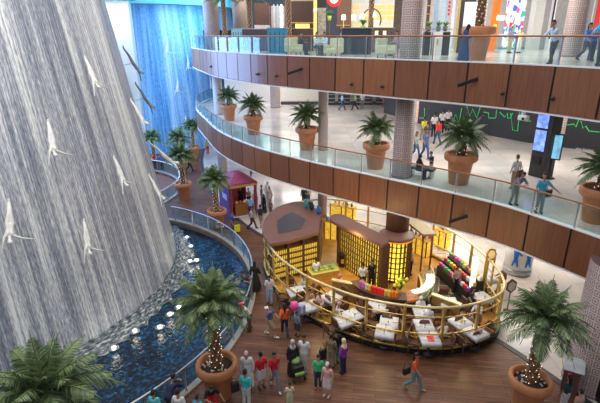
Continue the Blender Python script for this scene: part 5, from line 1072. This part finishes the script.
for g in G:
    x, y, z, face, pn, wear, lab, sc = g[:8]; sk = g[8] if len(g) > 8 else 'skin'
    p = on(x, y, z)
    if pn == 'sit' and z == .12: pass
    person((p.x, p.y, z if z else .0), face, pn, wear, lab, sc, sk)
# seats for guests sitting without a chair already
for i, (x, y, lab) in enumerate([(301, 55, 'under the guest in navy'), (316.5, 56, 'under the guest in the pale shirt'), (324.5, 56, 'under the guest in the light blue shirt'), (243, 49.5, 'under the guest in blue grey'), (251, 49.5, 'under the guest in the pale top'), (396, 56, 'under the man in grey brown')]):
    p = on(x, y, FL3); t = thing('stool', 'round dark stool '+lab, 'stool', p); MB().lathe([(.2, .4), (.22, .42), (.22, .46), (.2, .48)], n=16, m=M['dark']).obj('seat', None, t); MB().lathe([(.2, 0), (.2, .02), (.03, .05), (.03, .4)], n=12, m=M['steel']).obj('base', None, t)
# carried things
def bag(x, y, z, dx, dy, c, lab, w_=.3, h_=.3, name='handbag', cat='bag', off=0):
    p = on(x, y, z); o = MB().box((0, 0, 0), (w_, .13, h_), .5, mat(c, .5), .04).obj(name); o.location = (p.x+dx, p.y+dy, z+off); MB().tube([(-w_*.35, 0, h_*.4), (-w_*.25, 0, h_*.4+.2), (w_*.25, 0, h_*.4+.2), (w_*.35, 0, h_*.4)], .012, 5, M['dark']).obj('strap', None, o); tag(o, lab, cat)
bag(413, 389, 0, -.3, .0, blk, 'black handbag hanging at the side of the woman in orange red', off=.85)
bag(247, 407, 0, -.38, .05, blk, 'black shoulder bag of the man in turquoise', off=.85, h_=.4)
bag(233, 234, 0, .3, 0, (.8, .75, .03), 'bright yellow shopping bag on the path below the tent', off=.4, h_=.5, w_=.4)
bag(331, 367, 0, -.33, .0, blk, 'black bag hanging beside the man in olive', off=.6, h_=.5)
bag(538, 213, FL2, .25, -.05, blk, 'black shoulder bag of the man in the checked shirt', off=.85)
bag(515, 206, FL2, .12, .3, (.12, .07, .04), 'brown backpack on the man leaning at the middle rail', off=1.25, h_=.45, name='backpack', cat='backpack')
bag(261, 227, 0, 0, -.22, (.02, .02, .03), 'dark backpack on the man near the cafe ring', off=1.2, h_=.42, name='backpack', cat='backpack')
p = on(296, 336, 0); o = MB().ball((0, 0, 0), .19, mat((.85, .08, .35), .35), 14, (1, 1, 1.1)).obj('balloon'); o.location = (p.x-.05, p.y-.1, 1.6); MB().tube([(0, 0, -.28), (.02, 0, -.8)], .006, 4, M['white']).obj('string', None, o); tag(o, 'bright pink balloon held above the boy in denim', 'balloon')
p = on(302, 332, 0); o = MB().box((0, 0, 0), (.32, .15, .5), .4, mat((.3, .4, .65), .5), .05).obj('shopping_bag'); o.location = (p.x, p.y, 1.15); MB().box((0, -.08, .05), (.12, .02, .35), .4, M['white']).obj('white_panel', None, o); tag(o, 'blue and white bag carried at the right of the boy in denim', 'bag')
t = thing('pushchair', 'dark pushchair with lime green patches in front of the black robed woman', 'pushchair', on(297, 377, 0), .4); gr = mat((.25, .4, .12), .6)
MB().box((0, 0, .5), (.42, .5, .3), 0, M['black'], .05).obj('seat', None, t); b = MB(); b.lathe([(.2, .0), (.19, .08), (.13, .15), (.02, .18)], (0, .12, .66), 14, gr); b.obj('hood', None, t); MB().box((0, -.2, .38), (.36, .3, .1), 0, gr, .02).obj('footrest', None, t)
MB().tube([(-.2, .2, .6), (-.2, .45, 1.0), (.2, .45, 1.0), (.2, .2, .6)], .018, 6, M['steel']).obj('handle', None, t)
for sx in (-.22, .22):
    for sy in (-.25, .25): MB().tube([(sx-.02, sy, .1), (sx+.02, sy, .1)], .1, 14, M['black']).obj('wheel', None, t)
p = on(267.5, 307.5, 0); o = MB().box((0, 0, .01), (.3, .2, .02), .3, M['white']).obj('paper'); o.location = (p.x, p.y, .0); tag(o, 'scrap of white paper lying on the wooden floor by the man with the phone', 'paper')
# ---------------------------------------------------------------- divers on the falls
def diver(x, y, lean, lab, sc=1.0, c=FC, R=FR, tan=FT, m='sculpt', flip=1, face=None, off=.35):
    r = ray(x, y); t = None; o_ = V((0, 0, CZ)); s = 5.
    while s < 90:
        q = o_+r*s
        if (V((q.x, q.y))-c).length < R-tan*q.z: t = s; break
        s += .05
    if t is None: return
    q = o_+r*t; n = V((q.x-c.x, q.y-c.y)).normalized()
    o = bpy.data.objects.new('diver_sculpture', part('dive', 'body')); C.objects.link(o)
    rz = math.atan2(n.y, n.x)-PI/2 if face is None else face
    rot = Matrix.Rotation(rz, 4, 'Z')@Matrix.Rotation(math.atan(tan), 4, 'X')@Matrix.Rotation(lean, 4, 'Y')
    o.matrix_world = Matrix.Translation(V((q.x+n.x*off, q.y+n.y*off, q.z)))@rot@Matrix.Diagonal((flip*sc, sc, sc, 1))@Matrix.Translation((0, 0, -1.1))
    for k in range(2): o.material_slots[k].link = 'OBJECT'; o.material_slots[k].material = M[m]
    tag(o, lab, 'sculpture', 'diver sculptures on the waterfalls')
for (x, y, ln, lab) in [(81, 76, .12, 'white diver sculpture high on the big waterfall'), (43, 141, .1, 'white diver sculpture at mid height left of centre on the big waterfall'), (110, 174, .1, 'white diver sculpture right of centre on the big waterfall'), (78, 238, .05, 'white diver sculpture lowest on the big waterfall'), (4, 222, .1, 'white diver sculpture cut by the left picture edge'), (128, 115, .1, 'white diver sculpture near the right edge of the big waterfall'), (146, 190, .05, 'thin white diver sculpture at the waterfall right edge, low')]:
    diver(x, y, ln-.3, lab, .84 if x > 10 else .9, flip=-1)
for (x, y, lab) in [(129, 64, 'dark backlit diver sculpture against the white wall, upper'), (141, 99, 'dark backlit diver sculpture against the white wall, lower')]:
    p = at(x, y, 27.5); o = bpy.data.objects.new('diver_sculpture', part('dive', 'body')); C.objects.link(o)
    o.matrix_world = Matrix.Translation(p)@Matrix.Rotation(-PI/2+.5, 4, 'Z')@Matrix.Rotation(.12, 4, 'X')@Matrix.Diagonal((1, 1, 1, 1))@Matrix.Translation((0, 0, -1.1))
    for k in range(2): o.material_slots[k].link = 'OBJECT'; o.material_slots[k].material = M['sculpt_shaded']  # backlit shade put into a darker copy of the sculpture colour
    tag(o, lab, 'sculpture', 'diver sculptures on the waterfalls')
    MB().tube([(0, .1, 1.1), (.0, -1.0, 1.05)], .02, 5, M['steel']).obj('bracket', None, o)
p = at(160, 158, 27.0); o = bpy.data.objects.new('diver_sculpture', part('dive', 'body')); C.objects.link(o)
o.matrix_world = Matrix.Translation(p)@Matrix.Rotation(-PI/2+.4, 4, 'Z')@Matrix.Rotation(.35, 4, 'X')@Matrix.Diagonal((1.25, 1.25, 1.25, 1))@Matrix.Translation((0, 0, -1.1))
for k in range(2): o.material_slots[k].link = 'OBJECT'; o.material_slots[k].material = M['sculpt']
tag(o, 'white diver sculpture in profile above the far curved rail', 'sculpture', 'diver sculptures on the waterfalls')
for (x, y, lab) in [(166, 48, 'small diver sculpture on the blue waterfall, uppermost'), (186, 64, 'small diver sculpture on the blue waterfall, second from the top'), (176, 87, 'small diver sculpture on the blue waterfall, in the middle'), (194.5, 103, 'small diver sculpture on the blue waterfall beside the middle balcony end'), (208, 84, 'small diver sculpture on the blue waterfall under the upper balcony'), (184, 123, 'small diver sculpture lowest on the blue waterfall')]:
    diver(x, y, -.15, lab, .85, F2, R2, .14, flip=-1)
# ---------------------------------------------------------------- light
def area(loc, size, power, col, rot=(0, 0, 0), sy=None):
    l = bpy.data.lights.new('lamp', 'AREA'); l.energy = power; l.color = col; l.size = size
    if sy: l.shape = 'RECTANGLE'; l.size_y = sy
    o = bpy.data.objects.new('area_lamp', l); C.objects.link(o); o.location = loc; o.rotation_euler = rot; return o
area((-3, 18, 27), 22, 4600, (1., .95, .88))
area((-9, 8, 20), 9, 1200, (1, .97, .93), (math.radians(50), 0, math.radians(40)))
for (x, y) in ((8, 24), (14, 24), (4, 32), (12, 36), (0, 40), (-3, 48)):
    area((x, y, 4.9), 4, 330, (1, .96, .9)); area((x, y, 10.5), 4, 370, (1, .97, .93)); 
for (x, y) in ((12, 27), (20, 33), (4, 33), (-4, 40), (12, 40)): area((x, y, 17), 5, 620 if x > 5 else 380, (1, .93, .85))
area((2.5, 21.5, 8), 3, 0, (1, .8, .4)); 
for (x, y, e) in ((0.5, 19.2, 75), (3.2, 16.9, 55), (7.3, 17.4, 45), (7.5, 21.2, 45), (2.2, 21.0, 70)):
    l = bpy.data.lights.new('cafe_lamp', 'POINT'); l.energy = e; l.color = (1, .72, .32); l.shadow_soft_size = .3; o = bpy.data.objects.new('cafe_lamp', l); C.objects.link(o); o.location = (x, y, 2.9)
area((-9, 50, 15), 8, 1100, (.25, .6, 1.), (math.radians(70), 0, math.radians(60)), 6)
area((-14, 38, 13), 6, 900, (.3, .65, 1.), (math.radians(60), 0, math.radians(10)), 6)
area((-17, 37, 12), 14, 4600, (.28, .5, 1.), (0, math.radians(-75), 0))  # added blue lamp, stands in for light from the falls on the left fascia
area((-20, 46, 16), 3, 350, (.9, .97, 1.), (math.radians(30), 0, 0))
w = bpy.data.worlds.new('World'); bpy.context.scene.world = w; w.use_nodes = True
bg = w.node_tree.nodes['Background']; bg.inputs[0].default_value = (.72, .8, .92, 1); bg.inputs[1].default_value = .42
# ---------------------------------------------------------------- camera
cam = bpy.data.cameras.new('camera'); co = bpy.data.objects.new('camera', cam); C.objects.link(co)
cam.sensor_width = 36; cam.lens = F/600*36; cam.shift_x = (300-PX)/600; cam.clip_end = 300
co.location = (0, 0, CZ); co.rotation_euler = (PI/2-PITCH, 0, 0); bpy.context.scene.camera = co
sc = bpy.context.scene; sc.view_settings.view_transform = 'Standard'; sc.view_settings.look = 'None'; sc.view_settings.exposure = 0.; sc.view_settings.gamma = 1
